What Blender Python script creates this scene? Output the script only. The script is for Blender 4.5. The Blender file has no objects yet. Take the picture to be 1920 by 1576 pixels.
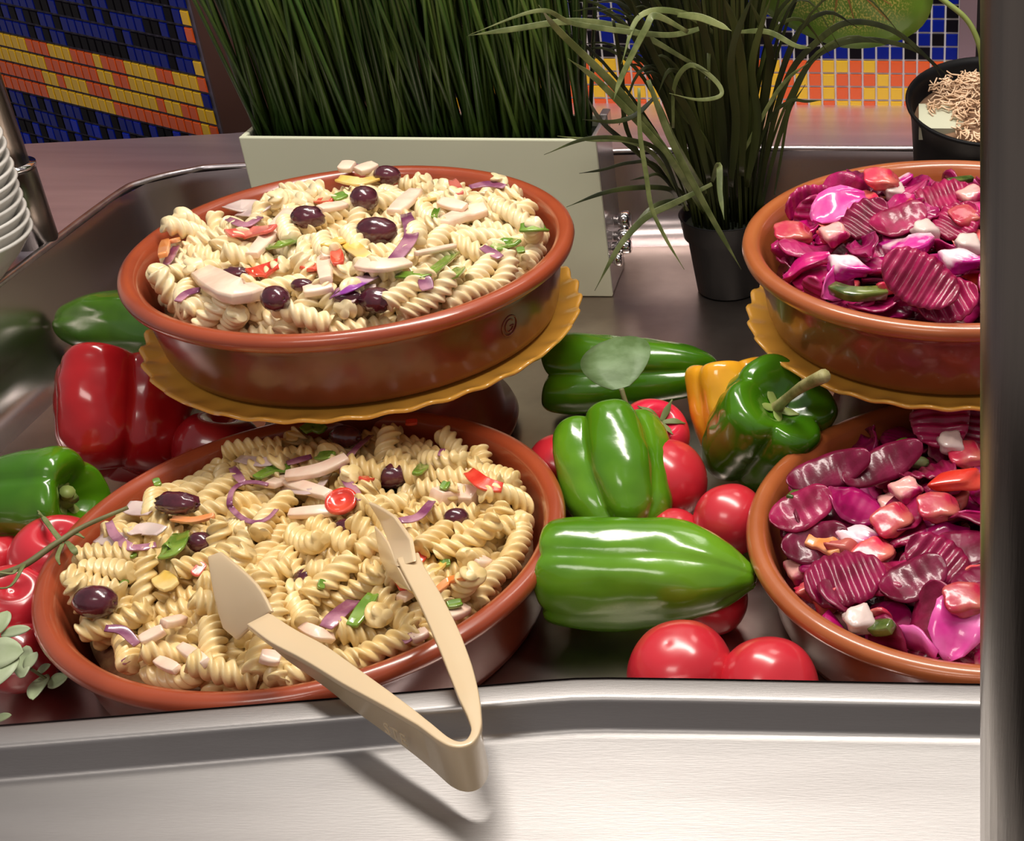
import bpy, bmesh, math, random
from mathutils import Vector, Matrix, Quaternion, noise
from mathutils.bvhtree import BVHTree
sc = bpy.context.scene
COL = sc.collection
# ------------------------------------------------------------------ camera
F, TH, CX, CY, H, ROLL, YAW = 2631.3, 0.5448, 1694.3, 803.6, 0.703, 0.0091, -0.002
cd = bpy.data.cameras.new('camera'); cam = bpy.data.objects.new('camera', cd); COL.objects.link(cam)
cd.sensor_width = 36; cd.lens = F/1920*36
cd.shift_x = (960-CX)/1920; cd.shift_y = (CY-788)/1920
cd.clip_start = .01
cam.matrix_world = Matrix.Translation((0, 0, H)) @ Matrix.Rotation(YAW, 4, 'Z') @ Matrix.Rotation(math.pi/2-TH, 4, 'X') @ Matrix.Rotation(ROLL, 4, 'Z')
sc.camera = cam
# ------------------------------------------------------------------ world and lights
w = bpy.data.worlds.new('world'); sc.world = w; w.use_nodes = True
w.node_tree.nodes['Background'].inputs[0].default_value = (.60, .54, .53, 1)
w.node_tree.nodes['Background'].inputs[1].default_value = .27
def area(name, loc, target, sx, sy, power, col=(1, .93, .84)):
    l = bpy.data.lights.new(name, 'AREA'); l.shape = 'RECTANGLE'; l.size = sx; l.size_y = sy; l.energy = power; l.color = col
    o = bpy.data.objects.new(name, l); COL.objects.link(o); o.location = loc
    o.rotation_euler = (Vector(target)-Vector(loc)).to_track_quat('-Z', 'Y').to_euler(); return o
area('canopy_light', (-.15, 1.15, 1.55), (-.25, .95, 0), 1.5, .22, 19.5)
area('ceiling_light_back', (.45, 2.3, 2.1), (0, .9, 0), .6, .5, 4)
area('ceiling_light_front', (-.7, -.7, 2.3), (-.3, .9, 0), 1.0, .5, 8)
sc.view_settings.view_transform = 'Standard'; sc.view_settings.look = 'None'
sc.view_settings.gamma = 1; sc.view_settings.use_curve_mapping = False
sc.view_settings.exposure = 0.6

# ------------------------------------------------------------------ pixel (1920x1576) -> point in the room
def ray(px, py):
    u, v = px-CX, py-CY
    cr, sr = math.cos(ROLL), math.sin(ROLL)
    u, v = cr*u+sr*v, -sr*u+cr*v
    Y = F*math.cos(TH)-v*math.sin(TH); Z = -F*math.sin(TH)-v*math.cos(TH)
    c, s = math.cos(YAW), math.sin(YAW)
    return Vector((c*u-s*Y, s*u+c*Y, Z))
def WZ(px, py, z):
    d = ray(px, py); k = (z-H)/d.z; return Vector((d.x*k, d.y*k, z))
def WY(px, py, Y):
    d = ray(px, py); k = Y/d.y; return Vector((d.x*k, Y, H+d.z*k))
# ------------------------------------------------------------------ naming
def tag(o, label=None, cat=None, group=None, kind=None):
    if label: o['label'] = label
    if cat: o['category'] = cat
    if group: o['group'] = group
    if kind: o['kind'] = kind
    return o
def empty(name, loc=(0, 0, 0)):
    o = bpy.data.objects.new(name, None); COL.objects.link(o); o.location = loc; o.empty_display_size = .02; return o
def mesh_obj(name, v, f, m, parent=None, smooth=True):
    me = bpy.data.meshes.new(name); me.from_pydata([tuple(p) for p in v], [], f); me.update()
    if smooth: me.polygons.foreach_set('use_smooth', [True]*len(me.polygons))
    if m: me.materials.append(m)
    o = bpy.data.objects.new(name, me); COL.objects.link(o)
    if parent: o.parent = parent; o.matrix_parent_inverse = Matrix.Translation(-Vector(parent.location))
    return o
def inst(name, me, parent=None, mw=None):
    o = bpy.data.objects.new(name, me); COL.objects.link(o)
    if parent: o.parent = parent; o.matrix_parent_inverse = Matrix.Translation(-Vector(parent.location))
    if mw is not None: o.matrix_basis = mw
    return o
# ------------------------------------------------------------------ materials
def mat(name, col, rough=.4, metal=0, coat=0, col2=None, nscale=20, bump=0, bscale=60, sss=0, var=0, stretch=None, sheen=0, spots=None, trans=0, lo=.4, hi=.62, coatrough=.08, spec=.5):
    m = bpy.data.materials.new(name); m.use_nodes = True; nt = m.node_tree; N = nt.nodes; L = nt.links
    b = N['Principled BSDF']; b.inputs['Roughness'].default_value = rough; b.inputs['Metallic'].default_value = metal
    b.inputs['Coat Weight'].default_value = coat; b.inputs['Coat Roughness'].default_value = coatrough
    b.inputs['Specular IOR Level'].default_value = spec
    b.inputs['Transmission Weight'].default_value = trans
    if sss:
        b.inputs['Subsurface Weight'].default_value = sss; b.inputs['Subsurface Radius'].default_value = (.012, .006, .003); b.inputs['Subsurface Scale'].default_value = .5
    tc = N.new('ShaderNodeTexCoord'); mp = N.new('ShaderNodeMapping'); L.new(tc.outputs['Object'], mp.inputs[0])
    if stretch: mp.inputs['Scale'].default_value = stretch
    c = N.new('ShaderNodeRGB'); c.outputs[0].default_value = (*col, 1); out = c.outputs[0]
    if col2:
        n = N.new('ShaderNodeTexNoise'); n.inputs['Scale'].default_value = nscale; n.inputs['Detail'].default_value = 4; L.new(mp.outputs[0], n.inputs[0])
        r = N.new('ShaderNodeMapRange'); r.inputs[1].default_value = lo; r.inputs[2].default_value = hi; L.new(n.outputs[0], r.inputs[0])
        x = N.new('ShaderNodeMix'); x.data_type = 'RGBA'; L.new(r.outputs[0], x.inputs[0]); L.new(out, x.inputs[6]); x.inputs[7].default_value = (*col2, 1); out = x.outputs[2]
    if spots:
        v = N.new('ShaderNodeTexVoronoi'); v.inputs['Scale'].default_value = spots[1]; L.new(mp.outputs[0], v.inputs[0])
        r = N.new('ShaderNodeMapRange'); r.inputs[1].default_value = .12; r.inputs[2].default_value = .2; r.inputs[3].default_value = 1; r.inputs[4].default_value = 0; L.new(v.outputs[0], r.inputs[0])
        x = N.new('ShaderNodeMix'); x.data_type = 'RGBA'; L.new(r.outputs[0], x.inputs[0]); L.new(out, x.inputs[6]); x.inputs[7].default_value = (*spots[0], 1); out = x.outputs[2]
    if var:
        oi = N.new('ShaderNodeObjectInfo'); hv = N.new('ShaderNodeHueSaturation'); L.new(out, hv.inputs['Color'])
        r = N.new('ShaderNodeMapRange'); r.inputs[3].default_value = 1-var; r.inputs[4].default_value = 1+var; L.new(oi.outputs['Random'], r.inputs[0]); L.new(r.outputs[0], hv.inputs['Value']); out = hv.outputs[0]
    L.new(out, b.inputs['Base Color'])
    if bump:
        n = N.new('ShaderNodeTexNoise'); n.inputs['Scale'].default_value = bscale; n.inputs['Detail'].default_value = 5; L.new(mp.outputs[0], n.inputs[0])
        bp = N.new('ShaderNodeBump'); bp.inputs['Strength'].default_value = bump; bp.inputs['Distance'].default_value = .002; L.new(n.outputs[0], bp.inputs['Height']); L.new(bp.outputs[0], b.inputs['Normal'])
        if coat: L.new(bp.outputs[0], b.inputs['Coat Normal'])
    return m
M = {}
M['steel'] = mat('brushed_steel', (.62, .57, .60), .30, 1, col2=(.50, .46, .47), nscale=3, stretch=(1, 14, 14), bump=.10, bscale=45)
M['steel_ledge'] = mat('worn_brushed_steel', (.40, .385, .38), .44, 1, col2=(.36, .345, .34), nscale=4, stretch=(1, 9, 9), bump=.05, bscale=110)
M['steel_floor'] = mat('wet_steel', (.60, .52, .47), .30, 1, col2=(.40, .33, .30), nscale=8, bump=.10, bscale=26)
M['counter'] = mat('satin_counter_steel', (.93, .86, .97), .42, 1, col2=(.84, .77, .88), nscale=4, stretch=(1, 9, 9), bump=.04, bscale=70)
M['steel_dark'] = mat('dark_steel', (.50, .42, .42), .26, 1, col2=(.43, .36, .36), nscale=3, bump=.02, bscale=12)
M['steel_post'] = mat('brushed_post_steel', (.26, .23, .20), .28, 1, col2=(.20, .18, .16), nscale=4, stretch=(20, 20, 1), bump=.05)
M['chrome'] = mat('chrome', (.8, .78, .78), .07, 1)
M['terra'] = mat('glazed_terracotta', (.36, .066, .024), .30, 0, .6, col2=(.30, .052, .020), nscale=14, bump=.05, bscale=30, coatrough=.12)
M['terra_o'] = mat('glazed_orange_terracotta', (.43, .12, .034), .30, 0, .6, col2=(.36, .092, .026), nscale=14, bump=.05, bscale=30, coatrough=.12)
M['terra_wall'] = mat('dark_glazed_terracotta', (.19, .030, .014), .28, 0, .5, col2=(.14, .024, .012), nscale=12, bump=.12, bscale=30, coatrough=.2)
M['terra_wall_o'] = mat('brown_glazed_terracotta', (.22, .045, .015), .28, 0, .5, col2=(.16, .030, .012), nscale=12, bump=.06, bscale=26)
M['yellow_plate'] = mat('yellow_glaze', (.80, .40, .06), .25, 0, .7, col2=(.74, .36, .055), nscale=12)
M['white_plate'] = mat('white_china', (.74, .72, .68), .25, 0, .6)
M['planter'] = mat('pale_green_plastic', (.70, .72, .54), .42, col2=(.67, .69, .52), nscale=3)
M['planter_side'] = mat('mirrored_acrylic', (.62, .58, .58), .22, .7)
M['blade'] = mat('reed_green', (.032, .080, .012), .42, 0, .15, col2=(.085, .15, .025), nscale=30, var=.5, stretch=(1, 1, .3))
M['soil'] = mat('dark_moss', (.012, .018, .008), .9, bump=.8)
M['leafd'] = mat('olive_leaf', (.012, .016, .004), .42, 0, .1, spec=.3, col2=(.048, .058, .013), nscale=25, var=.5, stretch=(1, 1, .2))
M['leafl'] = mat('light_olive_leaf', (.10, .13, .035), .45, 0, .1, col2=(.20, .23, .08), nscale=60, var=.25)
M['black'] = mat('black_plastic', (.006, .006, .007), .5, bump=.05, spec=.15)
M['shav'] = mat('wood_shavings', (.55, .36, .22), .8, col2=(.75, .55, .38), nscale=60, var=.3)
M['foam'] = mat('pale_foam', (.55, .56, .42), .7)
M['soilw'] = mat('brown_litter', (.25, .14, .08), .9, bump=.6)
M['stemg'] = mat('green_stem', (.22, .30, .07), .5, col2=(.30, .36, .10), nscale=30)
M['pstem'] = mat('dry_pepper_stem', (.20, .18, .06), .6, col2=(.36, .33, .14), nscale=60, bump=.5, bscale=150, stretch=(1, 1, 1))
M['gpep'] = mat('green_pepper_skin', (.040, .150, .003), .2, 0, .55, col2=(.085, .25, .006), nscale=9, bump=.22, bscale=34, coatrough=.10)
M['gpep_l'] = mat('light_green_pepper_skin', (.072, .215, .006), .2, 0, .55, col2=(.14, .33, .014), nscale=10, bump=.25, bscale=34, coatrough=.12)
M['gpep_d'] = mat('dark_green_pepper_skin', (.030, .10, .006), .2, 0, .9, col2=(.07, .19, .010), nscale=9, bump=.06, bscale=20, coatrough=.10)
M['rpep'] = mat('red_pepper_skin', (.46, .008, .012), .2, 0, .6, col2=(.26, .005, .008), nscale=7, bump=.10, bscale=30, coatrough=.10)
M['ypep'] = mat('yellow_pepper_skin', (.85, .42, .02), .2, 0, .8, col2=(.80, .33, .02), nscale=9, sss=.05)
M['tom'] = mat('tomato_skin', (.62, .028, .045), .28, 0, .6, col2=(.55, .018, .032), nscale=12, bump=.02, sss=.05, spots=((.35, .02, .01), 9), coatrough=.16)
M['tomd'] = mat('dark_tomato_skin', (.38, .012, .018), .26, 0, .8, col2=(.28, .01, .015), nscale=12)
M['tomp'] = mat('pink_tomato_skin', (.75, .015, .06), .28, 0, .6, col2=(.68, .015, .05), nscale=12)
M['calyx'] = mat('calyx_green', (.13, .16, .045), .6, col2=(.20, .23, .09), nscale=60)
M['vine'] = mat('vine_stem', (.14, .13, .05), .6, col2=(.20, .20, .09), nscale=50)
M['euc'] = mat('sage_leaf', (.32, .40, .22), .5, col2=(.40, .47, .30), nscale=40, bump=.15, bscale=90, trans=0)
M['euc_t'] = mat('frosted_leaf', (.085, .15, .045), .5, 0, 0, col2=(.17, .26, .12), nscale=30, stretch=(1, 1, 4), bump=.25, bscale=60)
M['pasta'] = mat('cooked_pasta', (.78, .57, .24), .38, 0, .35, col2=(.84, .66, .34), nscale=40, bump=.05, bscale=200, sss=.06, var=.07, coatrough=.25)
M['pastaw'] = mat('creamy_pasta', (.86, .68, .38), .38, 0, .35, col2=(.88, .74, .47), nscale=40, bump=.05, bscale=200, sss=.06, var=.06, coatrough=.25)
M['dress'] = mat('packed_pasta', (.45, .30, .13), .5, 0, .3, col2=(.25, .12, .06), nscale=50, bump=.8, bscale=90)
M['olive'] = mat('olive_skin', (.055, .010, .020), .22, 0, .8, col2=(.11, .02, .035), nscale=60, bump=.25, bscale=110, coatrough=.1)
M['ham'] = mat('ham', (.88, .62, .48), .42, 0, .3, col2=(.92, .72, .57), nscale=60, bump=.1, bscale=120, sss=.08)
M['redp'] = mat('red_pepper_flesh', (.68, .035, .02), .25, 0, .8, col2=(.78, .09, .05), nscale=40, sss=.05)
M['pinkp'] = mat('pale_red_pepper_flesh', (.80, .22, .17), .3, 0, .6, col2=(.74, .13, .10), nscale=40, sss=.05)
M['orangep'] = mat('orange_flesh', (.85, .28, .06), .3, 0, .6, col2=(.85, .36, .16), nscale=50)
M['yellp'] = mat('yellow_pepper_flesh', (.86, .58, .12), .3, 0, .5, col2=(.86, .66, .28), nscale=40, sss=.05)
M['greenp'] = mat('green_pepper_flesh', (.11, .24, .02), .25, 0, .8, col2=(.22, .36, .05), nscale=40)
M['onion'] = mat('red_onion', (.62, .40, .42), .3, 0, .6, col2=(.30, .06, .17), nscale=38, sss=.05, lo=.46, hi=.60)
M['onionp'] = mat('purple_onion_skin', (.20, .045, .12), .3, 0, .6, col2=(.48, .22, .30), nscale=45, lo=.42, hi=.62)
M['onionv'] = mat('violet_onion', (.62, .42, .55), .3, 0, .6, col2=(.27, .04, .33), nscale=30, lo=.44, hi=.56)
M['onionw'] = mat('pale_onion', (.74, .60, .55), .32, 0, .5, col2=(.66, .50, .48), nscale=30, sss=.05)
M['beet'] = mat('beetroot', (.17, .003, .030), .34, 0, .40, col2=(.30, .010, .070), nscale=50, bump=.2, bscale=160, var=.4, coatrough=.10, spec=.35)
M['beetu'] = mat('bright_beetroot', (.36, .006, .10), .34, 0, .4, col2=(.22, .005, .055), nscale=50, bump=.35, bscale=160, var=.4, coatrough=.10)
M['beetp'] = mat('stained_cabbage', (.50, .006, .15), .26, 0, .6, col2=(.28, .004, .08), nscale=30, bump=.10, bscale=90, var=.35, coatrough=.12, sss=.05)
M['tomc'] = mat('stained_tomato', (.60, .020, .07), .3, 0, .45, col2=(.66, .16, .12), nscale=50, bump=.2, var=.25, coatrough=.1, sss=.05)
M['cubew'] = mat('stained_white_onion', (.80, .40, .36), .34, 0, .4, col2=(.55, .012, .14), nscale=44, bump=.3, sss=.05, lo=.46, hi=.60)
M['magw'] = mat('magenta_and_white_onion', (.88, .66, .72), .26, 0, .8, col2=(.60, .01, .28), nscale=26, bump=.04, sss=.08, lo=.44, hi=.56)
M['magl'] = mat('bright_magenta_cabbage', (.72, .03, .32), .26, 0, .8, col2=(.80, .16, .46), nscale=24, bump=.15, bscale=60)
M['cuke'] = mat('cucumber_skin', (.04, .08, .012), .25, 0, .8, col2=(.16, .20, .04), nscale=60)
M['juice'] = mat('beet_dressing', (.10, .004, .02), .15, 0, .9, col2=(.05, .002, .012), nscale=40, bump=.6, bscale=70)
M['tongs'] = mat('beige_plastic', (.70, .54, .34), .30, 0, .35, col2=(.66, .51, .32), nscale=6, sss=.05, coatrough=.15)
M['grout_w'] = mat('pale_grout', (.55, .52, .52), .8)
M['grout_d'] = mat('grey_grout', (.20, .18, .25), .8)
M['t_blue'] = mat('blue_glass_tile', (.006, .020, .34), .25, 0, .1, var=.45, spec=.2)
M['t_black'] = mat('black_glass_tile', (.005, .004, .006), .35, 0, 0, spec=.1)
M['t_oran'] = mat('orange_glass_tile', (.80, .110, .018), .2, 0, .2, var=.15)
M['t_yell'] = mat('yellow_glass_tile', (.76, .45, .018), .2, 0, .2, var=.12)
M['plaster'] = mat('dim_plaster', (.30, .24, .22), .8)
M['trimm'] = mat('mauve_metal_trim', (.35, .24, .27), .35, .6)
M['dark'] = mat('dark_recess', (.03, .022, .02), .7)
# ------------------------------------------------------------------ shape helpers
def lathe(prof, n=64, c=(0, 0, 0), wave=None):
    v, f = [], []; m = len(prof)
    for i, (r, z) in enumerate(prof):
        for k in range(n):
            a = 2*math.pi*k/n
            rr, zz = (r, z) if wave is None else wave(i, r, z, a)
            v.append((c[0]+rr*math.cos(a), c[1]+rr*math.sin(a), c[2]+zz))
    for i in range(m-1):
        for k in range(n):
            a, b = i*n+k, i*n+(k+1) % n
            f.append((a, b, b+n, a+n))
    return v, f
def boxm(x0, x1, y0, y1, z0, z1):
    v = [(x, y, z) for x in (x0, x1) for y in (y0, y1) for z in (z0, z1)]
    return v, [(0, 1, 3, 2), (4, 6, 7, 5), (0, 4, 5, 1), (2, 3, 7, 6), (0, 2, 6, 4), (1, 5, 7, 3)]
def bevelled(o, w=.002, seg=2):
    b = o.modifiers.new('bevel', 'BEVEL'); b.width = w; b.segments = seg; b.limit_method = 'ANGLE'; return o
def crom(pts, n=6):
    P = [Vector(p) for p in pts]; P = [P[0]*2-P[1]]+P+[P[-1]*2-P[-2]]; out = []
    for i in range(1, len(P)-2):
        for k in range(n):
            t = k/n; a, b, c, d = P[i-1], P[i], P[i+1], P[i+2]
            out.append(.5*((2*b)+(c-a)*t+(2*a-5*b+4*c-d)*t*t+(3*b-a-3*c+d)*t**3))
    out.append(P[-2]); return out
def interp(vals, t):
    if len(vals) == 1: return vals[0]
    x = t*(len(vals)-1); i = min(int(x), len(vals)-2); u = x-i; u = u*u*(3-2*u) if len(vals) > 2 else u
    return vals[i]*(1-u)+vals[i+1]*u
def tube(pts, rad, n=8, cap=True):
    P = [Vector(p) for p in pts]; v, f = [], []; up = Vector((.12, .2, 1)).normalized()
    for i, p in enumerate(P):
        t = (P[min(i+1, len(P)-1)]-P[max(i-1, 0)]).normalized()
        s = t.cross(up)
        if s.length < .05: s = t.cross(Vector((1, 0, 0)))
        s.normalize(); q = s.cross(t); r = interp(rad, i/(len(P)-1)) if isinstance(rad, (list, tuple)) else rad
        for k in range(n):
            a = 2*math.pi*k/n; v.append(p+s*r*math.cos(a)+q*r*math.sin(a))
    for i in range(len(P)-1):
        for k in range(n):
            a, b = i*n+k, i*n+(k+1) % n; f.append((a, b, b+n, a+n))
    if cap:
        f.append(tuple(range(n))[::-1]); f.append(tuple(range((len(P)-1)*n, len(P)*n)))
    return v, f
def ribbon(pts, wid, thick, up=(0, 0, 1), fold=0, wave=0, seed=0, n=4):
    """closed flat strip along pts: width profile wid (list), thickness, up hint or list of up hints; fold bends it along its length"""
    P = crom(pts, n) if len(pts) > 2 else [Vector(pts[0]).lerp(Vector(pts[1]), k/6) for k in range(7)]
    v, f = [], []; m = len(P)
    prev = None
    for i, p in enumerate(P):
        t = (P[min(i+1, m-1)]-P[max(i-1, 0)]).normalized()
        U = Vector(up) if not isinstance(up[0], (tuple, list, Vector)) else Vector(up[min(int(i/m*len(up)), len(up)-1)])
        s = t.cross(U)
        if s.length < .1: s = prev if prev else t.cross(Vector((1, 0, 0)))
        s.normalize(); prev = s; q = s.cross(t).normalized()
        wv = interp(wid, i/(m-1))/2; th = thick/2 if not isinstance(thick, (list, tuple)) else interp(thick, i/(m-1))/2
        o = q*(wave*math.sin(i*1.7+seed))
        for a, b in ((-1, -.6), (-.86, -1), (0, -1-fold), (.86, -1), (1, -.6), (1, .6), (.86, 1), (0, 1-fold), (-.86, 1), (-1, .6)):
            v.append(p+o+s*wv*a+q*th*b)
    for i in range(m-1):
        for k in range(10):
            a, b = i*10+k, i*10+(k+1) % 10; f.append((a, a+10, b+10, b))
    f.append(tuple(range(10))); f.append(tuple(range((m-1)*10, m*10))[::-1])
    return v, f
class MB:
    def __init__(s): s.v = []; s.f = []
    def add(s, vf):
        n = len(s.v); s.v += [tuple(p) for p in vf[0]]; s.f += [tuple(i+n for i in q) for q in vf[1]]; return s

# ================================================================== SETTING
ZR = .10                                   # height of the counter rim above the well floor
# --- mosaic walls, tile by tile
def tile_mesh(name, sx, sy, d, m):
    b = .12
    v = [(-sx/2, 0, -sy/2), (sx/2, 0, -sy/2), (sx/2, 0, sy/2), (-sx/2, 0, sy/2)]
    v += [(x*(1-b), -d, z*(1-b)) for x, _, z in v]
    f = [(4, 5, 6, 7), (0, 1, 5, 4), (1, 2, 6, 5), (2, 3, 7, 6), (3, 0, 4, 7)]
    me = bpy.data.meshes.new(name); me.from_pydata(v, [], f); me.materials.append(m); me.update(); return me
def mosaic(root, org, ux, pw, ph, rows, cols, colour, near, kinds):
    """org: lower left corner; ux: unit direction of the rows; near(c, r) -> built as its own part"""
    nrm = Vector((ux.y, -ux.x, 0))
    R = Matrix((( ux.x, -nrm.x, 0), (ux.y, -nrm.y, 0), (0, 0, 1))).to_4x4()
    mes = {k: tile_mesh('tile', pw*.88, ph*.88, .0022, M[k]) for k in kinds}
    rest = {k: MB() for k in kinds}; cnt = 0
    for r in range(rows):
        for c in range(cols):
            k = colour(c, r); p = org+ux*((c+.5)*pw)+Vector((0, 0, (r+.5)*ph))
            if near(p) and cnt < 300:
                inst('tile', mes[k], root, Matrix.Translation(p) @ R); cnt += 1
            else:
                T = Matrix.Translation(p) @ R; me = mes[k]
                rest[k].add(([T @ v.co for v in me.vertices], [tuple(q.vertices) for q in me.polygons]))
    for k in kinds:
        if rest[k].v: tag(mesh_obj('tiles', rest[k].v, rest[k].f, M[k], root, False), kind='stuff')
from bpy_extras.object_utils import world_to_camera_view
bpy.context.view_layer.update()
def topx(p):
    q = world_to_camera_view(sc, cam, p); return q.x*1920, (1-q.y)*1576
YW = 1.83
zb = WY(1500, 203, YW).z                   # foot of the mosaic
x_right = WY(1797, 100, YW).x
pw = abs(WY(1700, 100, YW).x-WY(1443, 100, YW).x)/10
ph = (WY(1600, 30, YW).z-WY(1600, 110, YW).z)/3.08
z_line = WY(1600, 112, YW).z               # bottom of the blue rows
wb = tag(empty('wall_back', (-.4, YW, 0)), 'back wall of blue, black, orange and yellow mosaic tiles', kind='structure')
tag(mesh_obj('grout', *boxm(-.775, x_right, YW, YW+.05, -.1, 1.5), M['grout_w'], wb, False))
rowsO = ['OYOOOYYOYOOOOOY', 'YYOYOYOOOYOOOOO', 'YYOYOYOOYYYYOOO', 'OYOOYOYYOYYOYOO']       # read from the photo, downwards
rowsB = ['KBKKBBKBBBKKBB', 'BKBKKBBKBBKBKB', 'KBBKBBKKBKBBBK', 'BKBBKKBBKBKKBK', 'KBKBKBKBKKBBKB', 'BBKKBKBBKBKBBK']
NC = int((x_right+.775)/pw); org = Vector((x_right-NC*pw, YW, z_line-6*ph)); rr = random.Random(5)
def colr(c, r):
    i = c-(NC-15)
    if r < 6:
        row = rowsO[min(5-r, 3)]
        k = row[i] if 0 <= i < 15 else rr.choice('OYOY')
        return 't_oran' if k == 'O' else 't_yell'
    if r >= 16: return rr.choice(['t_oran', 't_yell'])
    j = r-6
    k = rowsB[j][i-1] if j < 6 and 1 <= i < 15 else rr.choice('BK')
    return 't_blue' if k == 'B' else 't_black'
def near_b(p):
    x, y = topx(p); return 1040 < x < 1810 and y > -25 and p.z > zb-ph
mosaic(wb, org, Vector((1, 0, 0)), pw, ph, 30, NC, colr, near_b, ['t_oran', 't_yell', 't_blue', 't_black'])
# left mosaic pillar: rows recede to the left
ul = Vector((-.88, .475, 0)).normalized()
pr = WZ(412, 252, ZR-.03)
wl = tag(empty('wall_left', tuple(pr)), 'slanted mosaic pillar with an orange and yellow band on dark blue', kind='structure')
n_ = Vector((-ul.y, ul.x, 0)); n_ = n_ if n_.y > 0 else -n_      # away from the viewer
LW = 2.4; b0 = pr-Vector((0, 0, .25)); g = []
for z in (-.15, 1.2):
    for a, b in ((-.012, .004), (LW, .004), (LW, .12), (-.012, .12)):
        q = pr+ul*a+n_*b; g.append((q.x, q.y, pr.z+z))
mesh_obj('grout', g, [(0, 1, 5, 4), (1, 2, 6, 5), (2, 3, 7, 6), (3, 0, 4, 7), (0, 3, 2, 1), (4, 5, 6, 7)], M['grout_d'], wl, False)
g = [pr-ul*.016-n_*.004, pr-ul*.0125-n_*.004, pr-ul*.0125+n_*.13, pr-ul*.016+n_*.13]
mesh_obj('edge_trim', [(p.x, p.y, pr.z+z_) for z_ in (-.15, 1.2) for p in g], [(0, 1, 5, 4), (1, 2, 6, 5), (2, 3, 7, 6), (3, 0, 4, 7), (4, 5, 6, 7)], mat('dark_brown_trim', (.06, .025, .018), .5), wl, False)
pwl, phl = .0095, .0165
def coll(c, r):                                     # c grows to the left from the right edge
    rw = r-NB
    if c == 0: return ['t_blue', 't_oran', 't_yell'][(r*7) % 3]
    # band: rises towards the left; below and above it dark blue and black
    if 0 <= rw < 4: return 't_oran' if noise.noise(Vector((c*.31, r*.45, 3))) > .0 else 't_yell'
    if rw >= 10: return 't_oran' if (c*5+r*3) % 4 else 't_yell'
    return 't_blue' if noise.noise(Vector((c*.7, r*.9, 1))) > -.08 else 't_black'
dpx = (Vector(topx(pr+ul*.05))-Vector(topx(pr))).length/.05
pwl = 16.5/dpx; phl = .0215; NB = 10
NL = int(LW/pwl); orgl = pr+ul*(NL*pwl); orgl.z = .060-NB*phl
mosaic(wl, orgl, -ul, pwl, phl, 56, NL, lambda c, r: coll(NL-1-c, r), lambda p: -20 < topx(p)[0] < 440 and -20 < topx(p)[1] < 275, ['t_oran', 't_yell', 't_blue', 't_black'])
# metal trim and dark opening at the right end of the mosaic
tag(mesh_obj('trim_1', *boxm(x_right, x_right+.022, YW-.012, YW+.05, -.1, 1.5), M['trimm'], None, False), 'mauve metal trim at the end of the back mosaic', kind='structure')
tag(mesh_obj('wall_right', *boxm(x_right+.022, x_right+1.6, YW+.25, YW+.3, -.1, 1.5), M['dark'], None, False), 'dark recess beyond the back mosaic', kind='structure')
tag(mesh_obj('floor', *boxm(-4, 4, -3, 5, -.92, -.90), M['dark'], None, False), 'dark floor below the counter', kind='structure')
# ================================================================== COUNTER
ctr = tag(empty('buffet_counter', (-.2, 1.1, -.90)), 'stainless steel buffet counter with a sunken display well and a front serving ledge', 'counter')
def par(o, root): return o
front_px = [(-260, 1385), (0, 1358), (300, 1334), (620, 1308), (900, 1284), (1020, 1274), (1080, 1270), (1140, 1269), (1300, 1271), (1838, 1281)]
front = [WZ(x, y, ZR) for x, y in front_px]; front.append(Vector((.75, front[-1].y, ZR)))
back = [Vector((.75, 1.653, ZR)), Vector((-.127, 1.653, ZR)), Vector((-.45, 1.622, ZR)), Vector((-.78, 1.578, ZR)), Vector((-.835, 1.560, ZR)), Vector((-.872, 1.525, ZR)), Vector((-.884, 1.476, ZR)), Vector((-.887, 1.248, ZR)), Vector((-.89, .95, ZR)), Vector((-.89, .70, ZR)), Vector((-.875, .66, ZR))]
fr_pts = [p for p in front if p.x > -.84]
outline = fr_pts+back          # counter-clockwise seen from above
nO = len(outline)
def inset(pts, d, closed=True):
    out = []; n = len(pts)
    for i, p in enumerate(pts):
        a = pts[(i-1) % n] if closed or i else p-(pts[1]-p); b = pts[(i+1) % n] if closed or i < n-1 else p+(p-pts[i-1])
        t1 = (p-a).normalized(); t2 = (b-p).normalized()
        n1 = Vector((-t1.y, t1.x, 0)); n2 = Vector((-t2.y, t2.x, 0)); m = (n1+n2)
        m = m.normalized()/max(.5, m.normalized().dot(n1)); out.append(p+m*d)
    return out
v, f = [], []
prof = [(0, ZR), (.0015, ZR-.004), (.004, ZR-.012), (.010, .034), (.014, .022), (.022, .010), (.034, .003), (.05, .0)]
for d, z in prof:
    for p in inset(outline, d): v.append((p.x, p.y, z))
for i in range(len(prof)-1):
    for k in range(nO):
        a, b = i*nO+k, i*nO+(k+1) % nO; f.append((a, b, b+nO, a+nO))
mesh_obj('well_wall', v, f, M['steel_dark'], ctr)
fl = inset(outline, .05); mesh_obj('well_floor', [(p.x, p.y, 0) for p in fl]+[(p.x, p.y, -.004) for p in fl], [tuple(range(nO)), tuple(range(2*nO-1, nO-1, -1))]+[(k, nO+k, nO+(k+1) % nO, (k+1) % nO) for k in range(nO)], M['steel_floor'], ctr, False)
# rim bead
bd = [Vector((p.x, p.y, ZR+.001)) for p in inset(back, -.004, False)]
mesh_obj('rim_bead', *tube(crom(bd, 5), .0045, 10), M['steel'], ctr)
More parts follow.
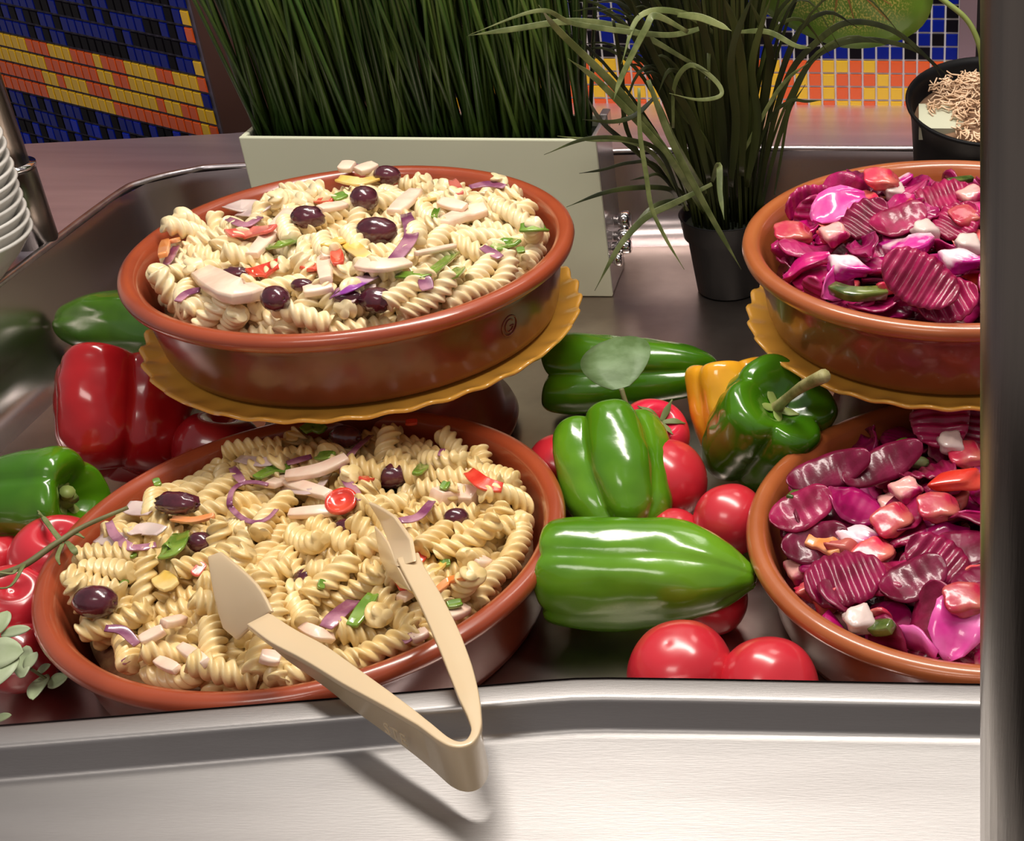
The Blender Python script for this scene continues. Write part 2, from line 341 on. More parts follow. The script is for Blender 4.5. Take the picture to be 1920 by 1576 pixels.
# counter top behind and to the left
e1, e2 = WZ(40, 270, ZR), WZ(432, 250, ZR)
outer = [Vector((.75, YW, 0)), Vector((-.127, YW, 0)), Vector((-.45, YW, 0)), Vector((e2.x, e2.y, 0)), e2.lerp(e1, .35), e2.lerp(e1, .7), e1.copy(), e1+(e1-e2)*.6, Vector((-1.6, .95, 0)), Vector((-1.6, .70, 0)), Vector((-1.6, .60, 0))]
nb = len(back); bi = inset(back, -.006, False)
v = [(p.x, p.y, ZR) for p in bi]+[(p.x, p.y, ZR) for p in outer]+[(p.x, p.y, ZR-.03) for p in outer]
f = [(k, k+1, nb+k+1, nb+k) for k in range(nb-1)]+[(nb+k, nb+k+1, 2*nb+k+1, 2*nb+k) for k in range(nb-1)]
mesh_obj('counter_top', v, [q[::-1] for q in f], M['counter'], ctr, False)
# front lip and serving ledge: one pressed sheet
ZL = .078
prof = [(0, ZR-.012), (0, ZR-.003), (.0015, ZR-.0003), (.003, ZR), (.0165, ZR+.0003), (.0185, ZR), (.0200, ZR-.0012), (.0208, ZR-.0030), (.0248, ZL+.0032), (.0262, ZL+.0010), (.0285, ZL+.0001), (.033, ZL), (.12, ZL), (.36, ZL-.004)]
fx = [Vector((p.x, p.y, 0)) for p in front]
v, f = [], []
for d, z in prof:
    for p in inset(fx, -d, False): v.append((p.x, p.y, z))
n = len(fx)
for i in range(len(prof)-1):
    for k in range(n-1):
        a = i*n+k; f.append((a, a+1, a+1+n, a+n)[::-1])
o = mesh_obj('serving_ledge', v, f, M['steel_ledge'], ctr)
# cabinet body under the counter
mesh_obj('cabinet_body', *boxm(-1.5, .74, .34, 1.60, -.90, -.03), M['steel_dark'], ctr, False)
# ------------------------------------------------------------------ posts
def post(name, base, top, r, label, m, collar=None):
    e = tag(empty(name, tuple(base)), label, 'post')
    mesh_obj('tube', *tube([base, base.lerp(top, .5), top], r, 40), m, e)
    if collar:
        c = base.lerp(top, collar[0]); d = (top-base).normalized()
        mesh_obj('collar', *tube([base, c-d*.004, c], [r*1.22, r*1.22, r*1.20], 40), m, e)
        mesh_obj('collar_ring', *tube([c-d*.001, c+d*.003], r*1.30, 40), M['chrome'], e)
    return e
pb = WZ(67, 455, ZR); pt = Vector((pb.x, pb.y, ZR+.6))
post('canopy_post', pb, pt, .0185, 'slim steel canopy post with a collar behind the stacked white bowls', M['steel_post'], (.14,))
p0 = WY(1838, 1576, .36); p1 = WY(1838, 0, .36); px_m = (WY(1938, 788, .36)-WY(1838, 788, .36)).length/100
rp = .030
p0 = p0+Vector((rp, 0, 0)); p1 = p1+Vector((rp, 0, 0)); dd = (p1-p0)
pbot = p0-dd*((p0.z-ZL+.0015)/dd.z)
post('sneeze_guard_post', pbot, p1+dd*.6, rp, 'thick steel post in the right foreground standing on the ledge', M['steel_post'])
# ------------------------------------------------------------------ stack of white bowls
R1 = random.Random(3)
pc = WZ(42, 452, ZR+.048); cxs = pc.x-.083; cys = pc.y
proto = None
for i in range(10):
    pf = [(0, .0), (.040, .0), (.045, .003), (.070, .030), (.0815, .0462), (.0835, .0485), (.0825, .0505), (.080, .050), (.068, .034), (.044, .008), (0, .006)]
    lab = 'white china bowl, lowest of the stack by the left post' if i == 0 else 'white china bowl, topmost of the stack by the left post' if i == 9 else 'white china bowl in the middle of the stack by the left post'
    if proto is None: proto = mesh_obj('china_bowl', *lathe(pf, 56), M['white_plate']); o = proto
    else: o = proto.copy(); COL.objects.link(o)
    o.location = (cxs+R1.uniform(-.001, .001), cys+R1.uniform(-.001, .001), ZR+.0005+.0104*i)
    tag(o, lab, 'bowl', 'white bowls stacked by the left post')
# ================================================================== TERRACOTTA BOWLS
BOWL = {'BL': (-.4504, .8741, 0), 'UL': (-.484, 1.1435, .124), 'BR': (.0693, .9062, 0), 'UR': (.0458, 1.1714, .124)}
def cazuela(key, label, mr, mw):
    x, y, z = BOWL[key]
    if key in ('UL', 'UR'): z += .0008
    else: z += .0008
    e = tag(empty('serving_bowl', (x, y, z)), label, 'bowl', None)
    K = lambda L_: [(r, h_+(.0042 if h_ > .03 else h_*.14)) for r, h_ in L_]
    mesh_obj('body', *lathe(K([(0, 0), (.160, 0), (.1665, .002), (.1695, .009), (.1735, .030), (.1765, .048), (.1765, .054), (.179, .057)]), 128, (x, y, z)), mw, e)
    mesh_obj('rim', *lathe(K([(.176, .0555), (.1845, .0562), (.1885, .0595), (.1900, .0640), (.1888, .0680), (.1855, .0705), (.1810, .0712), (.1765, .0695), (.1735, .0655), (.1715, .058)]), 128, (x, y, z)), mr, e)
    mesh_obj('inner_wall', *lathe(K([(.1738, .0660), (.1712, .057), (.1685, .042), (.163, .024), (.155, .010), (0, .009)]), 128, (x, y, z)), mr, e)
    return e
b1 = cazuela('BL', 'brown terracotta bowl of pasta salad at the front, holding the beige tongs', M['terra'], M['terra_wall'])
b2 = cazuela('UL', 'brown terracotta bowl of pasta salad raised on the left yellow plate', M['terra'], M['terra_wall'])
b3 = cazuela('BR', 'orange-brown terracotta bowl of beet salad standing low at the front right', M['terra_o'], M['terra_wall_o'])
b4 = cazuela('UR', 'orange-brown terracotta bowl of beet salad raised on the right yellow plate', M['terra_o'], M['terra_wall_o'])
# potter's stamp pressed on the raised bowl: a ring with a G
x, y, z = BOWL['UL']; best = None
for a in range(0, 360):
    q = Vector((x+.1735*math.cos(math.radians(-a)), y+.1735*math.sin(math.radians(-a)), z+.036)); d = abs(topx(q)[0]-955)
    if math.sin(math.radians(-a)) < 0 and (best is None or d < best[0]): best = (d, math.radians(-a))
a0 = best[1]; mb = MB()
def onwall(u, h):
    a = a0+u/.1725; zz = .036+h; r = .1735+(zz-.034)*.155 if zz > .034 else .1695+(zz-.0103)*.175
    return Vector((x+(r+.0002)*math.cos(a), y+(r+.0002)*math.sin(a), z+zz))
mb.add(tube([onwall(.0085*math.cos(t), .0095*math.sin(t)) for t in [k*math.pi/14 for k in range(29)]], .0006, 6))
mb.add(tube([onwall(.0048*math.cos(t), .006*math.sin(t)) for t in [.7+k*.28 for k in range(18)]]+[onwall(.0045, -.0008), onwall(.001, -.0008)], .0006, 6))
mesh_obj('stamp', mb.v, mb.f, M['terra_wall'], b2)
# ------------------------------------------------------------------ yellow fluted plates on upturned clay dishes
for key, lab, lab2 in (('UL', 'yellow fluted plate under the raised pasta salad bowl', 'upturned brown clay dish under the left yellow plate'), ('UR', 'yellow fluted plate under the raised beet salad bowl', 'upturned brown clay dish under the right yellow plate')):
    x, y, z = BOWL[key]
    pf = [(0, -.001), (.11, -.001), (.160, -.001), (.170, -.0005), (.178, .0015), (.184, .0035), (.1872, .0045), (.1885, .003), (.187, .0008), (.178, -.003), (.160, -.006), (.12, -.010), (0, -.010)]
    def wv(i, r, zz, a):
        k = max(0, (r-.168)/.020); s = math.sin(a*36)
        return r+.0016*k*s, zz+.0020*k*s
    o = tag(mesh_obj('fluted_plate', *lathe(pf, 272, (x, y, z-.0012), wv), M['yellow_plate']), lab, 'plate')
    o = tag(mesh_obj('pedestal_dish', *lathe([(0, z-.0117), (.088, z-.0117), (.094, z-.014), (.101, .06), (.106, .022), (.114, .020), (.117, .012), (.114, .004), (.108, .001), (.102, .004)], 96, (x, y, 0)), M['terra_wall']), lab2, 'dish')

# ================================================================== VEGETABLES
def catmull1(P, u):
    n = len(P)-1; x = u*n; i = min(int(x), n-1); t = x-i
    g = lambda k: Vector(P[max(0, min(n, k))])
    a, b, c, d = g(i-1), g(i), g(i+1), g(i+2)
    return .5*((2*b)+(c-a)*t+(2*a-5*b+4*c-d)*t*t+(3*b-a-3*c+d)*t**3)
PROF = {
 'round': [(0, .35), (.28, .39), (.60, .48), (.86, .46), (.98, .33), (1, .13), (.96, -.06), (.89, -.2), (.80, -.32), (.64, -.43), (.38, -.49), (.15, -.46), (0, -.42)],
 'bell': [(.0, .34), (.22, .36), (.50, .46), (.78, .50), (.95, .43), (1.0, .28), (.98, .08), (.93, -.12), (.86, -.28), (.72, -.41), (.48, -.49), (.22, -.47), (0, -.43)],
 'long': [(.0, .40), (.30, .42), (.62, .49), (.90, .49), (1.0, .40), (1.0, .20), (.96, .0), (.88, -.16), (.70, -.30), (.46, -.40), (.28, -.46), (.16, -.50), (.0, -.49)],
 'taper': [(.0, .34), (.25, .37), (.55, .46), (.82, .50), (.98, .40), (1.0, .22), (.93, .02), (.82, -.16), (.66, -.32), (.48, -.43), (.28, -.49), (.12, -.49), (0, -.46)],
}
def pepper(label, A, B, rad, prof, m, lobes=4, depth=.14, roll=0, stem=0, seed=0, name='bell_pepper', flat=1.0, bendv=None, cut=False, stemto=None, cat='pepper', group='loose bell peppers around the bowls'):
    """A: stem end, B: blossom end, each (px, py, z)"""
    a, b = WZ(*A), WZ(*B); c = (a+b)/2; L = (a-b).length; q = (a-b).normalized().to_track_quat('Z', 'X')
    root = tag(empty(name, tuple(c)), label, cat, group)
    rr_ = random.Random(seed); v, f = [], []; nu, nv = 40, 72
    ph = [rr_.uniform(-.25, .25) for _ in range(lobes)]; sz = [rr_.uniform(.9, 1.06) for _ in range(lobes)]
    def surf(u, phi):
        P = catmull1([(p[0], p[1], 0) for p in PROF[prof]], u); r, z = P.x, P.y
        s = phi/(2*math.pi)*lobes; s += .5*math.sin(phi*1+seed)*.25; li = int(math.floor(s)) % lobes; t = s-math.floor(s)
        bulge = math.sin(math.pi*t)**.72
        kk = min(1, r*1.3)
        env = depth*(1.0 if u < .45 else 1.15 if u > .8 else .85)
        rf = 1-1.35*env*(1-bulge)*kk+.02*env
        rf *= 1+(sz[li]-1)*bulge
        z += (.035 if u < .4 else -.035)*(bulge-.6)*(1 if (.08 < u < .4 or u > .72) else 0)*min(1, r*1.6)*depth/.14
        rf *= 1+.10*noise.noise(Vector((math.cos(phi)*1.2+seed, math.sin(phi)*1.2, z*2.6)))+.03*noise.noise(Vector((math.cos(phi)*3+seed, math.sin(phi)*3, z*7)))
        v_ = Vector((r*rf*rad*math.cos(phi), r*rf*rad*math.sin(phi)*flat, z*L))
        if bendv: v_.x += bendv*L*(z*z)
        return v_
    Rr = Quaternion((0, 0, 1), roll)
    for i in range(nu+1):
        for k in range(nv):
            v.append(c+q @ (Rr @ surf(i/nu, 2*math.pi*k/nv)))
    lift = max(0, .0006-min(p.z for p in v))
    v = [p+Vector((0, 0, lift)) for p in v]; c = c+Vector((0, 0, lift))
    for i in range(nu):
        for k in range(nv):
            a_, b_ = i*nv+k, i*nv+(k+1) % nv; f.append((a_, a_+nv, b_+nv, b_))
    mesh_obj('flesh', v, f, m, root)
    if stem:
        base = Vector((0, 0, .335*L)); pts = [base, base+Vector((.002, 0, .010)), base+Vector((.004+stem*.15, 0, stem*.6)), base+Vector((.006+stem*.45, 0, stem))]
        pts = [c+q @ (Rr @ p) for p in pts]
        if stemto: e_ = WZ(*stemto); pts = [pts[0], pts[1], pts[1].lerp(e_, .5)+Vector((0, 0, .003)), e_]
        mesh_obj('stem', *tube(crom(pts, 4), [.0085, .0048, .0042, .0050, .0058], 10), M['pstem'] if not cut else M['stemg'], root)
        mb = MB()
        for k in range(5):
            aa = 2*math.pi*k/5+.4
            pp = [Vector((.003*math.cos(aa), .003*math.sin(aa), .342*L+.001)), Vector((.011*math.cos(aa), .011*math.sin(aa), .355*L+.002)), Vector((.019*math.cos(aa), .019*math.sin(aa), .385*L+.002))]
            mb.add(ribbon([c+q @ (Rr @ p) for p in pp], [.008, .008, .002], .0012, up=tuple(q @ Vector((0, 0, 1)))))
        mesh_obj('calyx', mb.v, mb.f, M['stemg'], root)
    return root
def tomato(label, px, py, z, r, m='tom', stemdir=None, vine=False, seed=0, cat='tomato', squash=.9, name='tomato'):
    c = WZ(px, py, z); root = tag(empty(name, tuple(c)), label, cat, 'loose tomatoes around the bowls')
    up = Vector(stemdir).normalized() if stemdir else Vector((.2, .3, 1)).normalized(); q = up.to_track_quat('Z', 'X')
    P = [(.0, .66), (.10, .66), (.24, .76), (.46, .84), (.72, .72), (.93, .42), (1.0, .06), (.95, -.32), (.78, -.64), (.50, -.86), (.22, -.93), (0, -.93)]
    def wv(i, rr_, zz, a):
        k = 1+.022*math.sin(a*5+seed)*max(0, min(1, (zz+.4)))
        return rr_*k, zz
    prof = [catmull1([(p[0], p[1], 0) for p in P], i/30) for i in range(31)]
    v, f = lathe([(p.x*r, p.y*r*squash/.9) for p in prof], 56, (0, 0, 0), wv)
    lo_z = min((c+q @ Vector(p)).z for p in v); c = c+Vector((0, 0, max(0, .0006-lo_z)))
    mesh_obj('skin', [c+q @ Vector(p) for p in v], [t[::-1] for t in f], M[m], root)
    if vine:
        mb = MB(); rs = random.Random(seed)
        for k in range(5):
            aa = 2*math.pi*k/5+rs.random()*.4; l = r*rs.uniform(.5, .75)
            pp = [Vector((0, 0, .70*r)), Vector((l*.5*math.cos(aa), l*.5*math.sin(aa), .86*r)), Vector((l*math.cos(aa), l*math.sin(aa), .86*r+rs.uniform(-.1, .3)*r))]
            mb.add(ribbon([c+q @ p for p in pp], [.004, .006, .001], .0008, up=tuple(up)))
        mesh_obj('calyx', mb.v, mb.f, M['calyx'], root)
    return root
pepper('long glossy green pepper lying sideways between the two front bowls', (1030, 1076, .051), (1416, 1083, .056), .0440, 'long', M['gpep_l'], 4, .11, 1.25, seed=3)
pepper('pale green four-lobed pepper standing above the long green pepper', (1142, 792, .084), (1186, 1002, .034), .0490, 'round', M['gpep_l'], 4, .21, .9, seed=8)
pepper('dark green pepper lying at the back with a round frosted leaf on it', (1030, 700, .046), (1345, 692, .045), .0435, 'taper', M['gpep'], 4, .20, 2.2, seed=5)
pepper('yellow pepper standing behind the stemmed green pepper', (1358, 676, .102), (1385, 862, .024), .0385, 'round', M['ypep'], 4, .12, .6, seed=2)
pepper('dark green pepper with a dry brown stem beside the raised beet bowl', (1470, 746, .108), (1388, 862, .022), .0545, 'bell', M['gpep'], 4, .22, 2.0, stem=.040, stemto=(1546, 704, .158), seed=11)
pepper('large deep red pepper left of the raised pasta bowl', (232, 678, .098), (222, 890, .026), .0590, 'bell', M['rpep'], 4, .20, 2.3, seed=4)
pepper('dark green pepper in the back left corner behind the red pepper', (340, 612, .050), (112, 604, .040), .0400, 'taper', M['gpep_d'], 3, .10, 1.0, seed=9)
pepper('green pepper at the left edge with its cut stem facing the pasta bowl', (150, 935, .070), (-40, 955, .055), .0430, 'bell', M['gpep'], 4, .16, .4, stem=.012, seed=6, cut=True)
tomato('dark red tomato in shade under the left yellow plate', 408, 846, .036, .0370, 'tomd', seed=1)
tomato('bright pink-red tomato with its green stalk behind the pale green pepper', 1222, 818, .052, .0330, 'tomp', stemdir=(.5, -.35, .9), vine=True, seed=2)
tomato('red tomato right of the pale green pepper', 1248, 902, .045, .0355, 'tom', stemdir=(-.5, .8, .3), seed=3)
tomato('red tomato peeping out between the front pasta bowl and the pale green pepper', 1053, 880, .036, .0310, 'tom', stemdir=(0, 1, .2), seed=4)
tomato('red tomato touching the rim of the front beet bowl', 1369, 975, .040, .0300, 'tom', stemdir=(-.3, .8, .4), seed=5)
tomato('small slice-like red tomato showing above the long green pepper', 1262, 1010, .026, .0250, 'tom', stemdir=(0, .9, .2), seed=6)
tomato('red tomato under the tip of the long green pepper', 1340, 1128, .027, .0255, 'tom', stemdir=(0, .9, .2), seed=7)
tomato('large shiny red tomato behind the front lip, left of its neighbour', 1277, 1262, .042, .0375, 'tom', stemdir=(.15, .2, -.9), seed=8)
tomato('red tomato behind the front lip, right of the shiny one', 1440, 1288, .040, .0355, 'tom', stemdir=(-.4, .5, -.6), seed=9)
tomato('red tomato under the green vine at the left bowl rim', 110, 1050, .045, .0340, 'tom', stemdir=(.3, -.1, 1), seed=10, squash=.95)
tomato('red tomato cut off by the left edge below the green pepper', -8, 1052, .040, .0240, 'tom', stemdir=(0, .5, 1), seed=11)
tomato('red tomato at the left edge above the sage leaves', 22, 1140, .036, .0320, 'tom', stemdir=(.4, -.2, 1), seed=12)
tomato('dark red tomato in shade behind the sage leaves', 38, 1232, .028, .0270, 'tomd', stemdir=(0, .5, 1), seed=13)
# tomato vine lying over the left rim
vn = tag(empty('tomato_vine', tuple(WZ(125, 1008, .085))), 'green tomato vine with curled leaflets lying over the left bowl rim', 'vine')
mesh_obj('stem', *tube(crom([WZ(-30, 1085, .075), WZ(40, 1062, .080), WZ(105, 1018, .084), WZ(160, 985, .086), WZ(240, 951, .088)], 6), [.0028, .0024, .0020, .0016], 8), M['vine'], vn)
for pts, wd in (([(118, 1015), (92, 985), (70, 955)], 8), ([(118, 1015), (140, 1000), (158, 1008)], 9), ([(118, 1018), (108, 1042), (112, 1058)], 8), ([(125, 1015), (138, 1030), (146, 1046)], 12), ([(110, 1010), (85, 975), (72, 962)], 10), ([(30, 1068), (22, 1075), (-10, 1072)], 5), ([(45, 1058), (20, 1098), (-15, 1102)], 5)):
    P = [WZ(x, y, .086+.004*math.sin(i*2+x)) for i, (x, y) in enumerate(pts)]
    mesh_obj('leaflet', *ribbon(P, [.003, wd/2500, .0012], .0008), M['calyx'], vn)
# sage-green sprig, lower left
def flatleaf(root, c, tip, wd, m, up=(0, -.5, 1), name='leaf', cup=.12):
    c, tip = Vector(c), Vector(tip); d = (tip-c); U = Vector(up).normalized(); s = d.cross(U).normalized(); nn = s.cross(d).normalized(); v, f = [], []; n = 12
    for sg in (1, -1):
        for i in range(n+1):
            t = i/n; w_ = wd/2*math.sin(math.pi*min(1, t*.97+.03))**.62
            for j in range(5):
                u = (j-2)/2; v.append(c+d*t+s*w_*u+nn*(cup*abs(u)*w_+.1*wd*math.sin(3*t)+sg*.0003))
    k = (n+1)*5
    for i in range(n):
        for j in range(4):
            a = i*5+j; f.append((a, a+1, a+6, a+5)); f.append((k+a, k+a+5, k+a+6, k+a+1))
    for i in range(n):
        a = i*5; f.append((a, a+5, k+a+5, k+a)); a += 4; f.append((a, k+a, k+a+5, a+5))
    return mesh_obj(name, v, f, m, root)
sp = tag(empty('sage_sprig', tuple(WZ(20, 1230, .05))), 'sprig of pale sage-green leaves below the left tomatoes', 'sprig')
for (x0, y0, x1, y1, wd, z) in ((-35, 1235, 45, 1222, 62, .062), (-20, 1290, 30, 1225, 52, .058), (42, 1270, 50, 1210, 34, .052), (48, 1255, 70, 1222, 22, .054), (85, 1265, 62, 1312, 34, .034), (90, 1285, 128, 1268, 28, .032), (70, 1262, 95, 1245, 16, .04), (-8, 1190, 14, 1145, 36, .070), (2, 1190, 58, 1178, 22, .068), (-12, 1350, 22, 1340, 16, .03), (-20, 1340, 0, 1325, 20, .03), (-40, 1180, 0, 1160, 40, .066)):
    flatleaf(sp, WZ(x0, y0, z), WZ(x1, y1, z+.006), wd/2550, M['euc'])
mesh_obj('stem', *tube(crom([WZ(-30, 1250, .045), WZ(20, 1235, .048), WZ(60, 1255, .046), WZ(90, 1275, .036)], 5), .0011, 6), M['vine'], sp)
# frosted round leaf in front of the back pepper
lf = tag(empty('round_leaf', tuple(WZ(1165, 752, .088))), 'round frosted green leaf on a short dark stalk in front of the back pepper', 'leaf')
flatleaf(lf, WZ(1165, 728, .095), WZ(1152, 634, .108), 130/2050, M['euc_t'], up=(.1, -.9, .5), cup=.06, name='blade')
mesh_obj('stalk', *tube(crom([WZ(1165, 728, .095), WZ(1170, 745, .088), WZ(1180, 775, .075)], 4), .0022, 8), M['vine'], lf)
# ================================================================== PLANTS
Rg = random.Random(12)
gl, grt = WY(452, 420, 1.444), WY(1130, 420, 1.444)
PH = .186; gx0, gx1 = -.712, -.330; gy0, gy1 = 1.444, 1.530
gp = tag(empty('grass_planter', ((gx0+gx1)/2, (gy0+gy1)/2, 0)), 'pale green rectangular planter packed with tall dark green reeds', 'planter')
tlf = -.010
def pbox(x0, x1, y0, y1, z0, z1): return boxm(x0, x1, y0, y1, z0, z1)
mb = MB(); mb.add(pbox(gx0, gx1, gy0, gy0+.006, .0005, PH)); bevelled(mesh_obj('front_panel', mb.v, mb.f, M['planter'], gp, False), .0015)
mb = MB(); mb.add(pbox(gx0, gx0+.006, gy0+.0062, gy1, .0005, PH)); mb.add(pbox(gx0+.0062, gx1-.0062, gy1-.006, gy1, .0005, PH)); bevelled(mesh_obj('back_panel', mb.v, mb.f, M['planter'], gp, False), .0015)
mb = MB(); mb.add(pbox(gx1-.006, gx1-.0005, gy0+.0062, gy1, .0005, PH+.002)); mb.add(pbox(gx1-.008, gx1+.001, gy1-.02, gy1+.002, PH-.01, PH+.006)); bevelled(mesh_obj('side_panel', mb.v, mb.f, M['planter_side'], gp, False), .0015)
mesh_obj('moss', *boxm(gx0+.007, gx1-.009, gy0+.007, gy1-.007, .10, PH-.012), M['soil'], gp, False)
def reed(x, y, lean_x, lean_y, h, r, dy=0):
    b = Vector((x, y, PH-.016)); k = Rg.uniform(-.02, .02)
    return tube([b, b+Vector((lean_x*.5*h+k*h*.5, lean_y*.5*h, h*.5)), b+Vector((lean_x*h, lean_y*h, h))], [r, r*.95, r*.45], 5)
blades = []
for i in range(470):
    x = gx0+.012+(gx1-gx0-.028)*((i*0.6180339) % 1); y = gy0+.012+(gy1-gy0-.024)*Rg.random()
    fx_ = (x-gx0)/(gx1-gx0)
    ln = -.10+.10*fx_+Rg.gauss(0, .075)
    if Rg.random() < .12: ln -= .15
    blades.append((y, reed(x, y, ln, Rg.uniform(-.04, .06), Rg.uniform(.34, .50), Rg.uniform(.0019, .0031))))
blades.sort(key=lambda t: t[0])
for y, g in blades[:300]: mesh_obj('blade', *g, M['blade'], gp)
mb = MB()
for y, g in blades[300:]: mb.add(g)
tag(mesh_obj('blades', mb.v, mb.f, M['blade'], gp), kind='stuff')
# chrome fittings on the planter's right side
for i, (px, py, L_, r_) in enumerate(((1152, 412, .018, .0105), (1156, 442, .019, .0090), (1158, 462, .021, .0085), (1160, 486, .012, .0080))):
    yy = 1.495-.012*i; q = WY(px, py, yy); x0 = gx1+.0002
    mesh_obj('chrome_knob', *lathe([(0, 0), (r_*.6, 0), (r_*.6, L_*.25), (r_*.85, L_*.3), (r_, L_*.55), (r_, L_*.9), (r_*.8, L_), (0, L_)], 24), M['chrome'], gp)
    o = COL.objects[-1] if False else bpy.context.scene.collection.objects[-1]
    o.matrix_basis = Matrix.Translation((x0, yy, q.z)) @ Matrix.Rotation(math.pi/2, 4, 'Y')
# black pot with arching grass
pcx, pcy = -.200, 1.470
sg = tag(empty('potted_grass', (pcx, pcy, 0)), 'black plastic pot of long arching olive-green grass leaves', 'potted plant')
mesh_obj('pot', *lathe([(0, .0005), (.034, .0005), (.036, .002), (.043, .066), (.047, .068), (.0505, .092), (.0515, .093), (.0495, .0935), (.0465, .090), (.044, .075), (0, .075)], 56, (pcx, pcy, 0)), M['black'], sg)
mesh_obj('soil', *lathe([(0, .083), (.045, .080)], 32, (pcx, pcy, 0)), M['soil'], sg)
Rl = random.Random(21)
def grass_leaf(P, wd, m, th=.0006):
    return mesh_obj('leaf', *ribbon(P, wd, th, up=(Rl.uniform(-.3, .3), -1, Rl.uniform(.1, .5)), fold=1.2, n=4), m, sg)
for i in range(165):
    a = Rl.random()*2*math.pi; r0 = .036*math.sqrt(Rl.random()); b = Vector((pcx+r0*math.cos(a), pcy+r0*math.sin(a)*.8, .078))
    h = Rl.uniform(.18, .46); out = Rl.uniform(.01, .10)*(1 if Rl.random() < .85 else 1.7); sx = math.cos(a)*out-.015; sy = math.sin(a)*out*.35
    drop = Rl.uniform(-.02, .09) if out > .09 else 0
    P = [b, b+Vector((sx*.22, sy*.22, h*.45)), b+Vector((sx*.62, sy*.6, h*.85)), b+Vector((sx*1.05, sy, h-drop*.3)), b+Vector((sx*1.45, sy*1.2, h-drop))]
    w0 = Rl.uniform(.0025, .0055)
    grass_leaf(P, [w0*.5, w0*.9, w0, w0*.8, .0006], M['leafd'])
# leaves read one by one from the photo: pixel path with the depth of its root and of its tip
LV = [
 ([(1345, 400), (1300, 330), (1262, 262), (1215, 150)], 1.46, 1.38, 14, 'leafl'), ([(1215, 150), (1262, 270), (1330, 400), (1390, 505)], 1.38, 1.36, 12, 'leafl'),
 ([(1330, 405), (1260, 300), (1160, 170), (1050, 60), (1010, 10)], 1.45, 1.36, 14, 'leafl'), ([(1320, 400), (1250, 290), (1130, 160), (1065, 110)], 1.45, 1.37, 12, 'leafl'),
 ([(1320, 400), (1200, 290), (1130, 230), (1100, 180)], 1.46, 1.40, 9, 'leafd'), ([(1290, 395), (1235, 300), (1180, 265), (1110, 262), (1045, 255)], 1.44, 1.39, 8, 'leafl'),
 ([(1285, 395), (1240, 290), (1180, 262), (1100, 260), (1020, 290)], 1.44, 1.36, 8, 'leafd'), ([(1275, 385), (1255, 355), (1190, 352), (1130, 362), (1062, 388)], 1.44, 1.37, 9, 'leafd'),
 ([(1275, 380), (1230, 310), (1180, 305), (1130, 318), (1086, 325)], 1.44, 1.40, 6, 'leafd'), ([(1285, 385), (1240, 330), (1210, 332), (1182, 338)], 1.44, 1.41, 5, 'leafd'),
 ([(1335, 345), (1270, 378), (1215, 405), (1178, 440), (1150, 480), (1115, 545)], 1.40, 1.33, 11, 'leafl'), ([(1290, 372), (1230, 385), (1190, 425), (1160, 470)], 1.42, 1.35, 9, 'leafd'),
 ([(1198, 165), (1200, 250), (1212, 330), (1222, 390), (1250, 450), (1283, 505)], 1.37, 1.34, 8, 'leafl'), ([(1350, 70), (1280, 25), (1200, 30), (1165, 120)], 1.45, 1.38, 10, 'leafl'),
 ([(1340, 330), (1275, 180), (1190, 20), (1150, -20)], 1.46, 1.40, 12, 'leafd'), ([(1290, 60), (1230, 30), (1210, 55), (1165, 145), (1150, 190)], 1.40, 1.37, 11, 'leafl'),
 ([(1345, 325), (1320, 260), (1270, 200), (1262, 160), (1290, 125), (1330, 135)], 1.44, 1.40, 9, 'leafd'), ([(1262, 240), (1265, 160), (1295, 122), (1340, 150), (1352, 178), (1310, 187), (1255, 175)], 1.42, 1.38, 8, 'leafl'),
 ([(1270, 28), (1310, 32), (1345, 45), (1372, 58)], 1.40, 1.38, 12, 'leafl'), ([(1335, 340), (1348, 310), (1350, 360), (1358, 412)], 1.42, 1.36, 11, 'leafl'),
 ([(1345, 40), (1290, 60), (1230, 65), (1080, 45), (1010, 20), (880, 65)], 1.45, 1.33, 9, 'leafl'), ([(1300, 120), (1190, 60), (1080, 40), (960, 55), (878, 67)], 1.44, 1.34, 11, 'leafl'),
 ([(1230, 180), (1192, 215), (1150, 228), (1092, 224)], 1.42, 1.38, 8, 'leafd'), ([(1150, 38), (1165, 130), (1172, 230), (1200, 290), (1240, 330)], 1.40, 1.44, 8, 'leafd'),
 ([(1420, 400), (1445, 250), (1480, 140), (1530, 80), (1590, 42), (1670, 55), (1740, 110), (1768, 150)], 1.46, 1.50, 11, 'leafd'),
 ([(1425, 400), (1460, 260), (1510, 130), (1560, 88), (1620, 74), (1690, 84), (1735, 105), (1785, 150)], 1.46, 1.50, 10, 'leafd'),
 ([(1400, 350), (1440, 230), (1480, 190), (1512, 190), (1540, 188)], 1.45, 1.42, 6, 'leafd'), ([(1452, 365), (1465, 290), (1480, 210), (1510, 158)], 1.45, 1.43, 5, 'leafd'),
 ([(1370, 330), (1440, 200), (1475, 150), (1515, 118)], 1.45, 1.43, 7, 'leafl'), ([(1380, 60), (1440, 60), (1490, 85), (1520, 90)], 1.45, 1.42, 9, 'leafl'),
 ([(1410, 320), (1440, 150), (1440, 80), (1400, -10)], 1.46, 1.44, 14, 'leafd'), ([(1390, 330), (1395, 180), (1380, 60), (1350, -20)], 1.44, 1.42, 16, 'leafd'),
 ([(1360, 330), (1350, 200), (1320, 60), (1290, -20)], 1.43, 1.41, 16, 'leafd'), ([(1330, 340), (1300, 230), (1230, 110), (1180, -10)], 1.43, 1.40, 14, 'leafd'),
 ([(1400, 350), (1420, 230), (1410, 120), (1450, -20)], 1.45, 1.43, 15, 'leafd'), ([(1370, 350), (1380, 230), (1372, 100), (1420, -30)], 1.42, 1.41, 15, 'leafd'),
]
